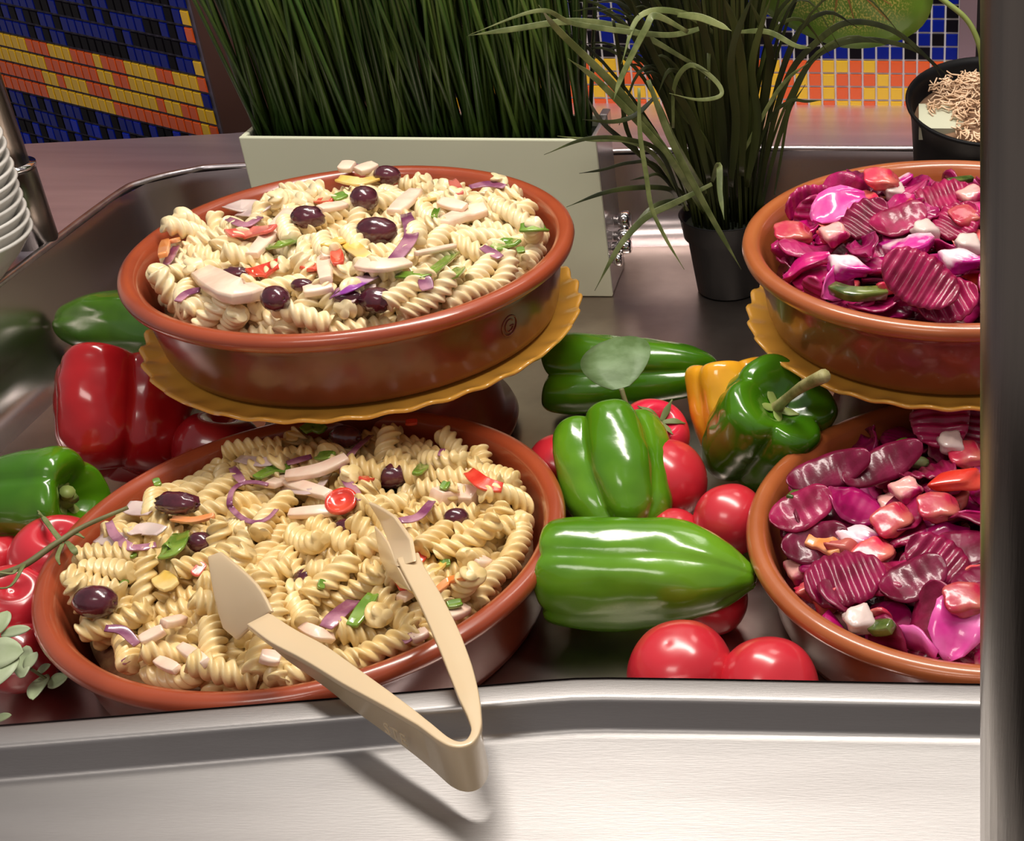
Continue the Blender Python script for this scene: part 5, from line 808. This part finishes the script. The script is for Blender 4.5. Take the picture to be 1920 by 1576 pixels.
def olive(key, px, py, lpx, wpx, ang, lab, wr=.0):
    p = hit(key, px, py); s = scl(p); a, b = lpx/2/s, wpx/2/s*1.08; c = p+Vector((0, 0, b*.15)); clear(key, c, b*1.0+.002)
    th = math.radians(ang); ax = Vector((math.cos(th), math.sin(th)*.9, -math.sin(th)*.35)).normalized()
    q = ax.to_track_quat('X', 'Z'); v, f = lathe([(0, -1)]+[(math.sin(math.pi*i/14)**.9, -math.cos(math.pi*i/14)) for i in range(1, 14)]+[(.10, .985), (.07, .93), (0, .92)], 24)
    vv = []
    for u in v:
        d = Vector((u[2]*a, u[0]*b, u[1]*b)); k = 1+wr*noise.noise(Vector(u)*4+Vector((px, 0, 0)))+.03*noise.noise(Vector(u)*2); vv.append(c+q @ (d*k))
    o = mesh_obj('olive', vv, [t[::-1] for t in f], M['olive']); recenter(o, c)
    tag(o, lab+' '+WHERE[key], 'olive', 'olives '+WHERE[key]); return o
def recenter(o, c):
    o.data.transform(Matrix.Translation(-c)); o.location = c
def strip(key, kind, m, pts, wpx, lab, th=.0035, lift=.5, cat=None, fold=0, up=(0, -.25, 1), ends=.8, name=None, rad=.0095):
    P = [hit(key, x, y) for x, y in pts]; s = scl(P[0])
    if len(P) == 2: P = [P[0], (P[0]+P[1])/2+Vector((0, 0, .0)), P[1]]
    zav = sum(p.z for p in P)/len(P)
    P = [Vector((p.x, p.y, p.z*.6+zav*.4+th*lift*.5+.0034)) for p in P]
    for a, b in zip(P, P[1:]): clear(key, a.lerp(b, .5), rad)
    wd = wpx/s*{'onion': 1.3, 'ham': 1.12, 'pepper': 1.2}.get(kind, 1); wl = [wd*ends, wd, wd*1.05, wd, wd*ends]
    v, f = ribbon(P, wl, th, up=up, fold=fold, n=5)
    c = sum(P, Vector())/len(P)
    o = mesh_obj(name or {'ham': 'ham_strip', 'pepper': 'pepper_strip', 'onion': 'onion_slice', 'tomato': 'tomato_piece'}.get(kind, kind+'_piece'), v, f, M[m]); recenter(o, c)
    if th > .0015: b = o.modifiers.new('bevel', 'BEVEL'); b.width = .0004; b.segments = 1
    tag(o, lab+' '+WHERE[key], cat or kind, GRP.get(kind, kind)+' '+WHERE[key]); return o
def disc(key, kind, me, px, py, rotz, tilt, lab, lift=.004, cat=None, name=None, r=.016, tiltax=(1, 0, 0)):
    p = hit(key, px, py)+Vector((0, 0, lift)); clear(key, p, r)
    o = inst(name or me.name.split('.')[0], me); o.matrix_basis = Matrix.Translation(p) @ Matrix.Rotation(tilt, 4, Vector(tiltax)) @ Matrix.Rotation(rotz, 4, 'Z')
    tag(o, lab+' '+WHERE[key], cat or kind, GRP.get(kind, kind)+' '+WHERE[key]); return o
# --- raised pasta bowl
U = 'UL'
for a in [(707, 437, 76, 50, 8, 'large glossy dark olive left of the purple onion curl', .06), (684, 375, 52, 44, 60, 'round dark olive above the central one', .04), (726, 331, 50, 34, 0, 'purple-brown olive at the back, below the rim,', .05), (578, 410, 60, 40, 10, 'wrinkled dark olive left of a fusilli tip', .16), (517, 563, 58, 46, -35, 'purple olive beside the big ham chunk', .05), (706, 566, 68, 44, -10, 'very wrinkled dark olive near the front rim', .22), (655, 560, 56, 30, 25, 'dark olive half hidden under a violet onion slice', .10), (567, 536, 42, 24, 0, 'small black olive slice between red pepper pieces', .05), (443, 516, 58, 26, -10, 'flattened dark olive left of the bright red pepper', .25)]:
    olive(U, *a[:6], wr=a[6])
for pts, w_, lab, th in [([(475, 490), (512, 446), (545, 404)], 27, 'long ham strip slanting across the left half', .006), ([(388, 538), (436, 545), (488, 560)], 46, 'broad ham chunk near the front left rim', .011), ([(612, 482), (612, 508), (613, 533)], 24, 'upright ham stick between red pepper pieces', .006), ([(740, 405), (782, 370)], 30, 'ham strip right of the round olive', .006), ([(672, 502), (720, 504), (768, 506)], 32, 'flat ham strip under the onion curl', .005), ([(828, 424), (870, 418), (914, 405)], 34, 'thick ham strip on the right half', .008), ([(826, 385), (874, 400)], 24, 'thin ham strip behind the thick one', .005), ([(672, 330), (705, 318)], 24, 'ham piece at the back rim', .006), ([(572, 558), (626, 546)], 24, 'ham strip near the front, left of the violet onion,', .006), ([(640, 320), (665, 322)], 26, 'small ham piece at the back left', .006), ([(600, 398), (650, 395)], 22, 'ham piece right of the wrinkled olive', .005), ([(780, 476), (856, 478)], 12, 'thin ham sliver above the green strip', .004)]:
    strip(U, 'ham', 'ham', pts, w_, lab, th)
for m, pts, w_, lab in [('pinkp', [(430, 447), (470, 452), (508, 428)], 30, 'pale red pepper strip beside the translucent onion'), ('redp', [(472, 520), (498, 522), (524, 496)], 34, 'bright red pepper piece near the front'), ('redp', [(576, 510), (600, 506)], 34, 'deep red pepper piece left of the ham stick'), ('redp', [(632, 480), (636, 500)], 20, 'small red pepper bit right of the ham stick'), ('redp', [(596, 388), (622, 380)], 14, 'small red pepper bit near the back'), ('pinkp', [(850, 350), (862, 366)], 16, 'tiny pink pepper bit on the right')]:
    strip(U, 'pepper', m, pts, w_, lab, .003, fold=.8)
for pts, w_, lab in [([(742, 522), (800, 512), (858, 492)], 18, 'long green pepper strip near the front right'), ([(976, 434), (1002, 430), (1026, 440)], 24, 'green pepper piece touching the right rim'), ([(930, 475), (948, 470), (966, 460)], 30, 'dark green pepper piece left of the right rim'), ([(504, 476), (525, 460), (562, 460)], 15, 'thin curled green strip above the red pepper'), ([(627, 382), (650, 370)], 18, 'small green pepper bit near the back'), ([(850, 522), (866, 515)], 20, 'small green pepper bit at the front right'), ([(970, 478), (985, 476)], 14, 'tiny green pepper bit by the right rim'), ([(815, 412), (822, 402)], 12, 'green sliver behind the thick ham strip')]:
    strip(U, 'pepper', 'greenp', pts, w_, lab, .003, fold=.8)
for pts, w_, lab in [([(635, 340), (675, 346), (710, 345)], 20, 'yellow pepper strip below the back rim'), ([(614, 464), (650, 470), (686, 486)], 26, 'curled yellow pepper piece at the centre'), ([(792, 378), (812, 385)], 20, 'small yellow pepper piece on the right')]:
    strip(U, 'pepper', 'yellp', pts, w_, lab, .003, fold=.8)
for pts, w_, lab in [([(305, 478), (316, 470)], 20, 'orange carrot bit near the left rim'), ([(326, 456), (336, 462)], 16, 'orange carrot bit behind its neighbour at the left rim')]:
    strip(U, 'carrot', 'orangep', pts, w_, lab, .004)
for m, pts, w_, lab in [('onionp', [(762, 408), (772, 440), (752, 478), (722, 524)], 20, 'long purple onion curl right of the central olive'), ('onionv', [(628, 565), (655, 535), (702, 524)], 30, 'vivid violet and white onion slice near the front'), ('onionw', [(436, 400), (462, 402), (492, 398)], 42, 'broad translucent onion piece at the left'), ('onionp', [(430, 420), (462, 428), (490, 412)], 12, 'purple onion edge under the translucent piece'), ('onionp', [(882, 358), (915, 352), (947, 356)], 13, 'lilac onion slice at the back right'), ('onionp', [(796, 522), (804, 556)], 20, 'purple onion bit at the front right'), ('onionw', [(660, 575), (680, 552), (706, 542)], 11, 'pale onion arc beside the wrinkled front olive'), ('onionp', [(336, 575), (352, 558), (376, 548)], 14, 'dark purple onion strip by the left rim'), ('onionp', [(312, 498), (334, 474)], 13, 'purple onion strip near the carrot bits'), ('onionp', [(650, 313), (670, 318)], 10, 'purple onion tip at the back rim'), ('onionp', [(905, 468), (940, 492)], 14, 'dull purple onion slice near the right rim')]:
    strip(U, 'onion', m, pts, w_, lab, .0014, fold=.6)
# --- front pasta bowl
U = 'BL'
for a in [(180, 1131, 82, 58, -8, 'whole dark olive at the left rim', .03), (648, 822, 70, 42, -28, 'dark olive at the back rim', .04), (730, 894, 72, 46, -5, 'dark olive in the upper middle', .04), (931, 943, 74, 44, -8, 'wrinkled dark olive at the right', .18), (333, 946, 88, 40, -12, 'split dark olive at the upper left', .22), (652, 992, 52, 34, 0, 'dark olive below the round red tomato slice', .05), (856, 972, 46, 34, 20, 'half hidden dark olive under the ham chunk', .05), (574, 1086, 50, 34, -30, 'brown olive at the centre', .08), (376, 1018, 44, 36, 0, 'black olive left of the tongs tip', .05)]:
    olive(U, *a[:6], wr=a[6])
for pts, w_, lab, th in [([(540, 905), (600, 890), (652, 864)], 24, 'long ham strip at the back', .006), ([(542, 920), (618, 930)], 22, 'ham strip below the long one', .006), ([(546, 973), (600, 965), (653, 967)], 21, 'ham strip left of the round tomato slice', .006), ([(818, 936), (858, 944), (898, 950)], 36, 'thick ham chunk at the upper right', .012), ([(838, 1163), (878, 1153)], 26, 'ham piece near the front right rim', .006), ([(772, 1208), (803, 1194)], 20, 'ham piece between the tongs and the rim', .006), ([(268, 1214), (310, 1188)], 22, 'ham strip at the lower left', .006), ([(308, 1174), (350, 1176)], 22, 'ham strip above the lower left one', .006), ([(346, 1230), (388, 1246)], 20, 'ham strip near the front rim', .006), ([(568, 1180), (598, 1194), (628, 1214)], 22, 'ham strip right of the left tongs arm', .005), ([(884, 1058), (912, 1068)], 38, 'ham chunk at the right', .008), ([(490, 1236), (530, 1250)], 26, 'ham piece under the left tongs arm', .006), ([(506, 912), (556, 904)], 26, 'broad ham piece above the onion ring', .005), ([(752, 1128), (790, 1110)], 22, 'ham piece beside the right tongs arm', .005), ([(300, 1250), (335, 1262)], 20, 'ham bit at the front left rim', .005)]:
    strip(U, 'ham', 'ham', pts, w_, lab, th)
me = bpy.data.meshes.new('tomato_slice')
tv, tf = lathe([(0, -.003), (.011, -.003), (.0125, 0), (.0118, .0025), (.009, .0022), (.0085, .0012), (.003, .0014), (0, .0022)], 28); me.from_pydata(tv, [], tf); me.polygons.foreach_set('use_smooth', [True]*len(me.polygons)); me.materials.append(M['redp'])
disc(U, 'tomato', me, 643, 952, 0, .35, 'round bright red tomato slice at the upper middle', .006, name='tomato_slice', r=.013)
for m, pts, w_, lab in [('redp', [(880, 890), (908, 912), (944, 926)], 24, 'bright red pepper wedge at the upper right'), ('redp', [(782, 1048), (800, 1056)], 24, 'small red pepper piece right of the tongs tip'), ('redp', [(680, 902), (698, 908)], 18, 'small red pepper piece left of the upper olive'), ('orangep', [(820, 1120), (846, 1104), (872, 1080)], 15, 'orange-red pepper strip at the right'), ('redp', [(744, 1070), (758, 1098)], 22, 'deep red pepper strip inside the right tongs head'), ('pinkp', [(366, 1068), (384, 1082)], 26, 'pink pepper bit left of the left tongs head'), ('redp', [(762, 800), (784, 798)], 12, 'red pepper bit at the back rim')]:
    strip(U, 'pepper', m, pts, w_, lab, .003, fold=.8)
for pts, w_, lab in [([(662, 1184), (682, 1150), (702, 1120)], 24, 'upright vivid green pepper leaf near the tongs'), ([(304, 1044), (325, 1030), (344, 1012)], 34, 'dark green pepper piece at the left'), ([(482, 898), (515, 888), (548, 890)], 20, 'light green pepper strip at the back left'), ([(570, 815), (590, 806), (607, 814)], 22, 'green pepper curl at the back rim'), ([(598, 866), (624, 858)], 20, 'light green pepper piece behind the long ham strip'), ([(782, 886), (806, 880)], 20, 'green pepper bit right of the upper olive'), ([(840, 1142), (868, 1138)], 16, 'green pepper bit at the right, near the rim,'), ([(240, 1050), (254, 1044)], 20, 'small green pepper bit below the pale onion'), ([(290, 914), (304, 910)], 18, 'small green pepper bit at the left rim'), ([(826, 1066), (846, 1062)], 14, 'green pepper sliver at the right'), ([(832, 926), (840, 910)], 14, 'green pepper tip behind the ham chunk'), ([(226, 1096), (242, 1100)], 14, 'dark green bit above the whole olive'), ([(598, 1100), (612, 1108)], 18, 'green pepper bit at the centre')]:
    strip(U, 'pepper', 'greenp', pts, w_, lab, .003, fold=.8)
for m, pts, w_, lab in [('yellp', [(538, 824), (562, 826)], 22, 'yellow pepper piece at the back'), ('yellp', [(302, 1092), (322, 1102)], 30, 'yellow pepper piece at the left'), ('orangep', [(326, 984), (365, 984), (402, 970)], 12, 'thin orange strip below the split olive'), ('yellp', [(538, 968), (552, 976)], 20, 'small yellow pepper piece beside a ham strip'), ('yellp', [(812, 1076), (834, 1070)], 14, 'small yellow pepper strip at the right')]:
    strip(U, 'pepper', m, pts, w_, lab, .003, fold=.8)
ring = [(432+46+46*math.cos(t), 947+35*math.sin(t)) for t in [k*.55+.4 for k in range(10)]]
for m, pts, w_, lab in [('onionp', ring, 8, 'open purple onion ring at the upper left'), ('onionp', [(207, 986), (218, 1012), (240, 1026), (268, 1034), (296, 1030)], 13, 'purple-edged onion arc at the left'), ('onionw', [(190, 1020), (215, 1016), (238, 1018)], 26, 'pale lilac onion piece beside the onion arc'), ('onionw', [(240, 1005), (275, 1004), (305, 998)], 24, 'pale onion piece behind the onion arc'), ('onionw', [(240, 958), (262, 962), (288, 960)], 26, 'white onion piece left of the split olive'), ('onionp', [(645, 880), (652, 860), (672, 842), (700, 834)], 10, 'thin purple onion arc at the back'), ('onionp', [(645, 880), (650, 905), (664, 925), (678, 940)], 12, 'thin onion arc continuing towards the tongs tip'), ('onionp', [(750, 980), (786, 976), (812, 950)], 15, 'bright purple onion arc right of the tongs tip'), ('onionp', [(612, 1182), (632, 1158), (666, 1138)], 26, 'dull purple onion slice near the green leaf'), ('onionw', [(450, 874), (495, 866), (538, 862)], 18, 'pale onion slice at the back left'), ('onionp', [(438, 886), (456, 908)], 12, 'purple onion tip above the ring'), ('onionp', [(540, 876), (586, 862)], 11, 'purple onion strip at the back'), ('onionp', [(198, 1180), (232, 1188), (262, 1222)], 14, 'beige-purple onion strip below the whole olive'), ('onionp', [(236, 1238), (244, 1252)], 14, 'purple onion bit at the front left'), ('onionw', [(530, 930), (585, 915), (620, 902)], 12, 'lilac onion strip between two ham strips'), ('onionp', [(826, 862), (832, 848)], 8, 'purple onion tip behind the centre'), ('onionp', [(776, 1196), (758, 1212)], 14, 'purple onion bit by the front rim')]:
    strip(U, 'onion', m, pts, w_, lab, .0014, fold=.6)
# --- beet bowls
big = withmat(slice_mesh(.034, .022, .0052, 31, 9, amp=.26), 'beet'); big2 = withmat(slice_mesh(.031, .025, .0055, 32, 7, amp=.26), 'beet'); big3 = withmat(slice_mesh(.026, .020, .006, 33, 6, amp=.25), 'beet'); sm = withmat(slice_mesh(.027, .018, .0045, 34, 6, amp=.05), 'beet'); sm2 = withmat(slice_mesh(.036, .015, .0045, 35, 6, amp=.08), 'beet')
cubw = withmat(chunk_mesh(.020, .018, .013, 41), 'cubew'); cubt = withmat(chunk_mesh(.027, .024, .012, 42), 'tomc'); cubm = withmat(chunk_mesh(.026, .020, .015, 43), 'magw'); cubc = withmat(chunk_mesh(.020, .018, .014, 44), 'onionw')
plm = withmat(petal_mesh(.028, .019, .0016, .25, 51), 'magl'); wed = withmat(chunk_mesh(.034, .016, .011, 52), 'redp')
U = 'UR'
for kind, me, x, y, rz, tl, lab, nm in [
 ('beet', big, 1726, 535, 2.6, .75, 'large ridged beet slice tilted against the front rim', 'beet_slice'), ('beet', sm, 1684, 424, .4, .45, 'dark oval beet slice at the centre', 'beet_slice'), ('beet', big3, 1620, 425, .9, .4, 'glossy purple beet slice left of the centre', 'beet_slice'), ('beet', big3, 1775, 578, .4, .5, 'dark beet slice by the front rim near the post', 'beet_slice'), ('beet', big3, 1765, 378, .3, .3, 'dark beet slice at the back', 'beet_slice'), ('beet', big3, 1790, 430, .9, .3, 'ridged beet slice near the post', 'beet_slice'),
 ('cabbage', plm, 1573, 398, .5, .5, 'bright magenta cabbage leaf at the left', 'cabbage_piece'), ('onion', cubw, 1566, 449, .4, .3, 'white onion cube at the left', 'onion_piece'), ('onion', cubc, 1678, 370, .2, .2, 'cream onion cube at the back', 'onion_piece'), ('onion', cubc, 1735, 443, .5, .2, 'cream onion cube right of the dark oval slice', 'onion_piece'), ('onion', cubc, 1815, 470, .1, .2, 'pale yellow cube near the post', 'onion_piece'), ('onion', cubw, 1822, 376, .6, .2, 'pink-white cube at the back near the post', 'onion_piece'), ('onion', cubm, 1800, 500, .3, .2, 'pink and white onion piece near the post', 'onion_piece'), ('onion', cubm, 1590, 512, .1, .2, 'pink and white onion piece at the lower left', 'onion_piece'),
 ('tomato', cubt, 1490, 447, .3, .3, 'smooth pink-red tomato piece at the left rim', 'tomato_piece'), ('tomato', wed, 1812, 545, .6, .3, 'red tomato wedge at the front near the post', 'tomato_piece'), ('tomato', cubt, 1815, 415, .6, .3, 'red tomato piece near the post', 'tomato_piece'), ('tomato', cubt, 1655, 345, .2, .3, 'red tomato piece at the back left', 'tomato_piece')]:
    disc(U, kind, me, x, y, rz, tl, lab, .005, name=nm, r=.015)
strip(U, 'onion', 'magw', [(1655, 488), (1700, 470), (1748, 452)], 34, 'long magenta and white onion wedge at the centre', .010, ends=.35)
strip(U, 'cucumber', 'cuke', [(1562, 552), (1600, 560), (1660, 562)], 26, 'green cucumber piece at the front rim', .009, ends=.9)
strip(U, 'cucumber', 'cuke', [(1776, 348), (1822, 346)], 14, 'green cucumber piece at the back', .006)
U = 'BR'
for kind, me, x, y, rz, tl, lab, nm in [
 ('beet', big2, 1585, 1098, .35, .35, 'large ridged beet slice near the front rim', 'beet_slice'), ('beet', big3, 1757, 1065, 2.5, .5, 'square-looking ridged beet slice near the post', 'beet_slice'), ('beet', big2, 1762, 800, 1.6, .35, 'ridged beet slice topping the back of the heap', 'beet_slice'), ('beet', big3, 1815, 812, 1.4, .3, 'ridged beet slice at the back beside the post', 'beet_slice'), ('beet', sm, 1503, 968, .5, .5, 'smooth plum beet slice at the left rim', 'beet_slice'), ('beet', sm2, 1555, 895, .35, .75, 'long beet slice slanting at the back left', 'beet_slice'), ('beet', sm2, 1655, 882, .45, .8, 'long beet slice below the top one', 'beet_slice'), ('beet', sm, 1712, 1100, .5, .35, 'dark beet slice below the square-looking one', 'beet_slice'), ('beet', big3, 1820, 1205, 1.0, .5, 'ridged beet slice at the lower right near the post', 'beet_slice'), ('beet', sm, 1530, 1030, .2, .6, 'dark beet slice left of the orange piece', 'beet_slice'),
 ('tomato', cubt, 1640, 1048, .8, .4, 'red tomato piece right of the pink-white one', 'tomato_piece'), ('onion', cubm, 1611, 1022, .5, .3, 'glossy pink and white onion piece at the centre', 'onion_piece'), ('tomato', cubt, 1675, 985, .7, .5, 'pink tomato slab at the centre', 'tomato_piece'), ('tomato', cubt, 1762, 962, .3, .3, 'wet pink-red tomato chunk near the post', 'tomato_piece'), ('tomato', wed, 1795, 912, .1, .2, 'red tomato wedge near the post', 'tomato_piece'), ('onion', cubc, 1782, 843, .1, .3, 'white onion piece under the top beet slices', 'onion_piece'), ('tomato', cubt, 1815, 862, .4, .3, 'pink tomato chunk beside the post', 'tomato_piece'), ('onion', cubw, 1700, 930, .5, .2, 'radish-like pink and cream chunk above the centre', 'onion_piece'), ('cabbage', plm, 1795, 1180, 1.3, .6, 'magenta cabbage leaf at the lower right', 'cabbage_piece'), ('onion', cubw, 1503, 1080, .3, .3, 'small magenta and cream cube at the left rim', 'onion_piece'), ('tomato', cubt, 1815, 1135, .3, .3, 'pink tomato piece at the right near the post', 'tomato_piece'), ('onion', cubc, 1612, 1175, .3, .3, 'pale cream piece at the front rim', 'onion_piece')]:
    disc(U, kind, me, x, y, rz, tl, lab, .006, name=nm, r=.015)
strip(U, 'pepper', 'orangep', [(1515, 1024), (1545, 1030), (1572, 1034)], 34, 'orange pepper piece left of the centre', .005, ends=.8)
strip(U, 'cucumber', 'cuke', [(1480, 938), (1515, 924)], 18, 'green cucumber piece at the left rim', .006)
strip(U, 'cucumber', 'cuke', [(1635, 1195), (1672, 1180)], 30, 'shiny green cucumber piece at the front rim', .008)
strip(U, 'cucumber', 'greenp', [(1680, 845), (1702, 838)], 20, 'bright green piece at the back', .006)
olv = olive(U, 1722, 868, 40, 22, -5, 'grey-green caper below the top beet slices', .1); olv.name = 'caper'; olv['category'] = 'caper'; olv['group'] = 'capers '+WHERE[U]; olv.data.materials[0] = M['calyx']
# --- the settled heaps
def zone(key, k, T):
    p = T.translation; bx, by, _ = BOWL[key]; dx_, dy_ = p.x-bx, p.y-by; r_ = math.hypot(dx_, dy_)
    a = T.to_3x3() @ (Vector((1, 0, 0)) if k[0] == 'p' else Vector((0, 0, 1)))
    if k[0] == 'p': d = 'standing steeply' if abs(a.z) > .6 else 'lying crosswise' if abs(a.x) > .87 else 'pointing frontwards' if abs(a.y) > .87 else 'slanting up right' if a.x*a.y > 0 else 'slanting up left'
    else: d = 'on edge' if abs(a.z) < .6 else 'flat' if abs(a.z) > .92 else 'tilted'
    if r_ < .045: return d+' at the centre'
    s8 = ['right', 'back right', 'back', 'back left', 'left', 'front left', 'front', 'front right'][int(round(math.atan2(dy_, dx_)/(math.pi/4))) % 8]
    return d+(' by the '+s8+' rim' if r_ > .125 else ' towards the '+s8)
for key in ('UL', 'BL', 'UR', 'BR'):
    Rk = random.Random(ord(key[0]))
    for i, (k, T) in enumerate(pieces[key]):
        if i in removed[key]: continue
        zn = zone(key, k, T)
        if k[0] == 'p':
            me = Rk.choice((FUSW if key == 'UL' else FUS)[k]); o = inst('fusilli_twist', me, None, T)
            tag(o, ('creamy' if key == 'UL' else 'yellow')+' fusilli '+zn+' '+WHERE[key], 'pasta', 'fusilli twists '+WHERE[key])
        else:
            nm, ct, lb = NAMEB[k[0]]; me = Rk.choice((BTU if key == 'UR' else BT)[k])
            o = inst(nm, me, None, T); tag(o, lb+' '+zn+' '+WHERE[key], ct, nm.replace('_', ' ')+'s in the heap '+WHERE[key])
# ================================================================== TONGS
tg = tag(empty('serving_tongs', tuple(WZ(862, 1400, .13))), 'beige plastic serving tongs leaning over the front pasta bowl rim onto the ledge', 'tongs')
ZT = .132
def arm(pts, name):
    """box section standing on edge: (px, py, top width, height, z of the top face)"""
    C_ = [WZ(x, y, z) for x, y, w_, h, z in pts]; N_ = 5; P = crom(C_, N_); n = len(P); v, f = [], []
    W_ = [p[2] for p in pts]; Hh = [p[3] for p in pts]
    def lin(a, t):
        x = t*(len(a)-1); i = min(int(x), len(a)-2); return a[i]*(1-(x-i))+a[i+1]*(x-i)
    for i, p in enumerate(P):
        t = (P[min(i+1, n-1)]-P[max(i-1, 0)]); t.z = 0; t.normalize(); s = Vector((t.y, -t.x, 0)); w_ = lin(W_, i/(n-1))/2; h = lin(Hh, i/(n-1)); c_ = w_*.35
        tw = min(w_, .0022)
        for a, b in ((-w_+.0006, 0), (w_-.0006, 0), (w_, -.0008), (w_, -.0045), (tw, -.0065), (tw, -h), (-tw, -h), (-tw, -.0065), (-w_, -.0045), (-w_, -.0008)):
            v.append(p+s*a+Vector((0, 0, b)))
    for i in range(n-1):
        for k in range(10):
            a, b = i*10+k, i*10+(k+1) % 10; f.append((a, b, b+10, a+10))
    f.append(tuple(range(10))[::-1]); f.append(tuple(range((n-1)*10, n*10)))
    o = mesh_obj(name, v, f, M['tongs'], tg)
    b = o.modifiers.new('bevel', 'BEVEL'); b.width = .0006; b.segments = 2; b.limit_method = 'ANGLE'
    return P
LA = [(484, 1158, .016, .014, .124), (530, 1190, .017, .019, .126), (590, 1222, .0165, .024, .128), (660, 1268, .014, .028, .130), (730, 1312, .010, .031, ZT), (790, 1352, .0065, .034, ZT), (832, 1384, .0055, .036, ZT), (858, 1394, .0052, .036, ZT), (880, 1388, .0052, .036, ZT), (892, 1366, .0055, .036, ZT), (889, 1338, .008, .034, ZT), (878, 1300, .012, .030, ZT), (862, 1250, .0145, .026, .130), (838, 1188, .0155, .022, .128), (806, 1120, .015, .018, .126), (776, 1066, .014, .013, .124), (764, 1040, .015, .012, .122)]
arm(LA, 'handle')
def slabpoly(name, pts, idx, th):
    P = [WZ(*p) for p in pts]; nn = (P[idx[0][1]]-P[idx[0][0]]).cross(P[idx[0][2]]-P[idx[0][0]]).normalized(); k = len(P)
    v = [p+nn*th/2 for p in P]+[p-nn*th/2 for p in P]; f = [tuple(q) for q in idx]+[tuple(i+k for i in q)[::-1] for q in idx]
    ed = {}
    for q in idx:
        for a, b in zip(q, q[1:]+q[:1]): ed[(a, b)] = 1
    for (a, b) in ed:
        if (b, a) not in ed: f.append((b, a, a+k, b+k))
    o = mesh_obj(name, v, f, M['tongs'], tg)
    b = o.modifiers.new('bevel', 'BEVEL'); b.width = .0012; b.segments = 3; b.limit_method = 'ANGLE'; b.angle_limit = .3
    s = o.modifiers.new('sub', 'SUBSURF'); s.levels = s.render_levels = 1
    return o
#           0 tip          1               2                3                4 junction        5               6 bottom         7              8              9 ridge
lp = [(391, 1043, .114), (416, 1034, .118), (474, 1082, .126), (494, 1108, .128), (512, 1146, .126), (476, 1170, .110), (446, 1200, .092), (420, 1178, .092), (402, 1120, .102)]
slabpoly('left_head', lp, [[0, 8, 2, 1], [8, 7, 3, 2], [7, 6, 5, 3], [3, 5, 4]], .003).name = 'gripping_head'
rp_ = [(692, 940, .112), (712, 948, .116), (742, 968, .124), (772, 1010, .128), (780, 1052, .126), (746, 1062, .120), (729, 1012, .110), (714, 976, .106)]
slabpoly('gripping_head', rp_, [[0, 7, 2, 1], [7, 6, 3, 2], [6, 5, 4, 3]], .003)
cup = [(703, 985, .104), (729, 1012, .112), (746, 1060, .120), (772, 1108, .122), (752, 1102, .102), (730, 1078, .098), (714, 1048, .096)]
slabpoly('gripping_blade', cup, [[0, 6, 2, 1], [6, 5, 3, 2], [5, 4, 3]], .002)
# moulded lettering on the flat side of the left arm
tc_ = bpy.data.curves.new('lettering', 'FONT'); tc_.body = 'STE'; tc_.size = .0125; tc_.extrude = .0002; tc_.space_character = 1.15
to = bpy.data.objects.new('lettering', tc_); COL.objects.link(to)
pa, pb_ = WZ(716, 1318, ZT), WZ(800, 1372, ZT); dx = (pb_-pa); dx.z = 0; dx.normalize(); sd = Vector((dx.y, -dx.x, 0))
mt = Matrix(((dx.x, 0, sd.x), (dx.y, 0, sd.y), (0, 1, 0))).to_4x4()
bpy.context.view_layer.update(); dg = bpy.context.evaluated_depsgraph_get(); me = bpy.data.meshes.new_from_object(to.evaluated_get(dg)); bpy.data.objects.remove(to)
me.materials.clear(); me.materials.append(M['tongs']); me.transform(Matrix.Translation(pa+sd*.0024+Vector((0, 0, -.021))) @ mt); lo_ = inst('lettering', me, tg)
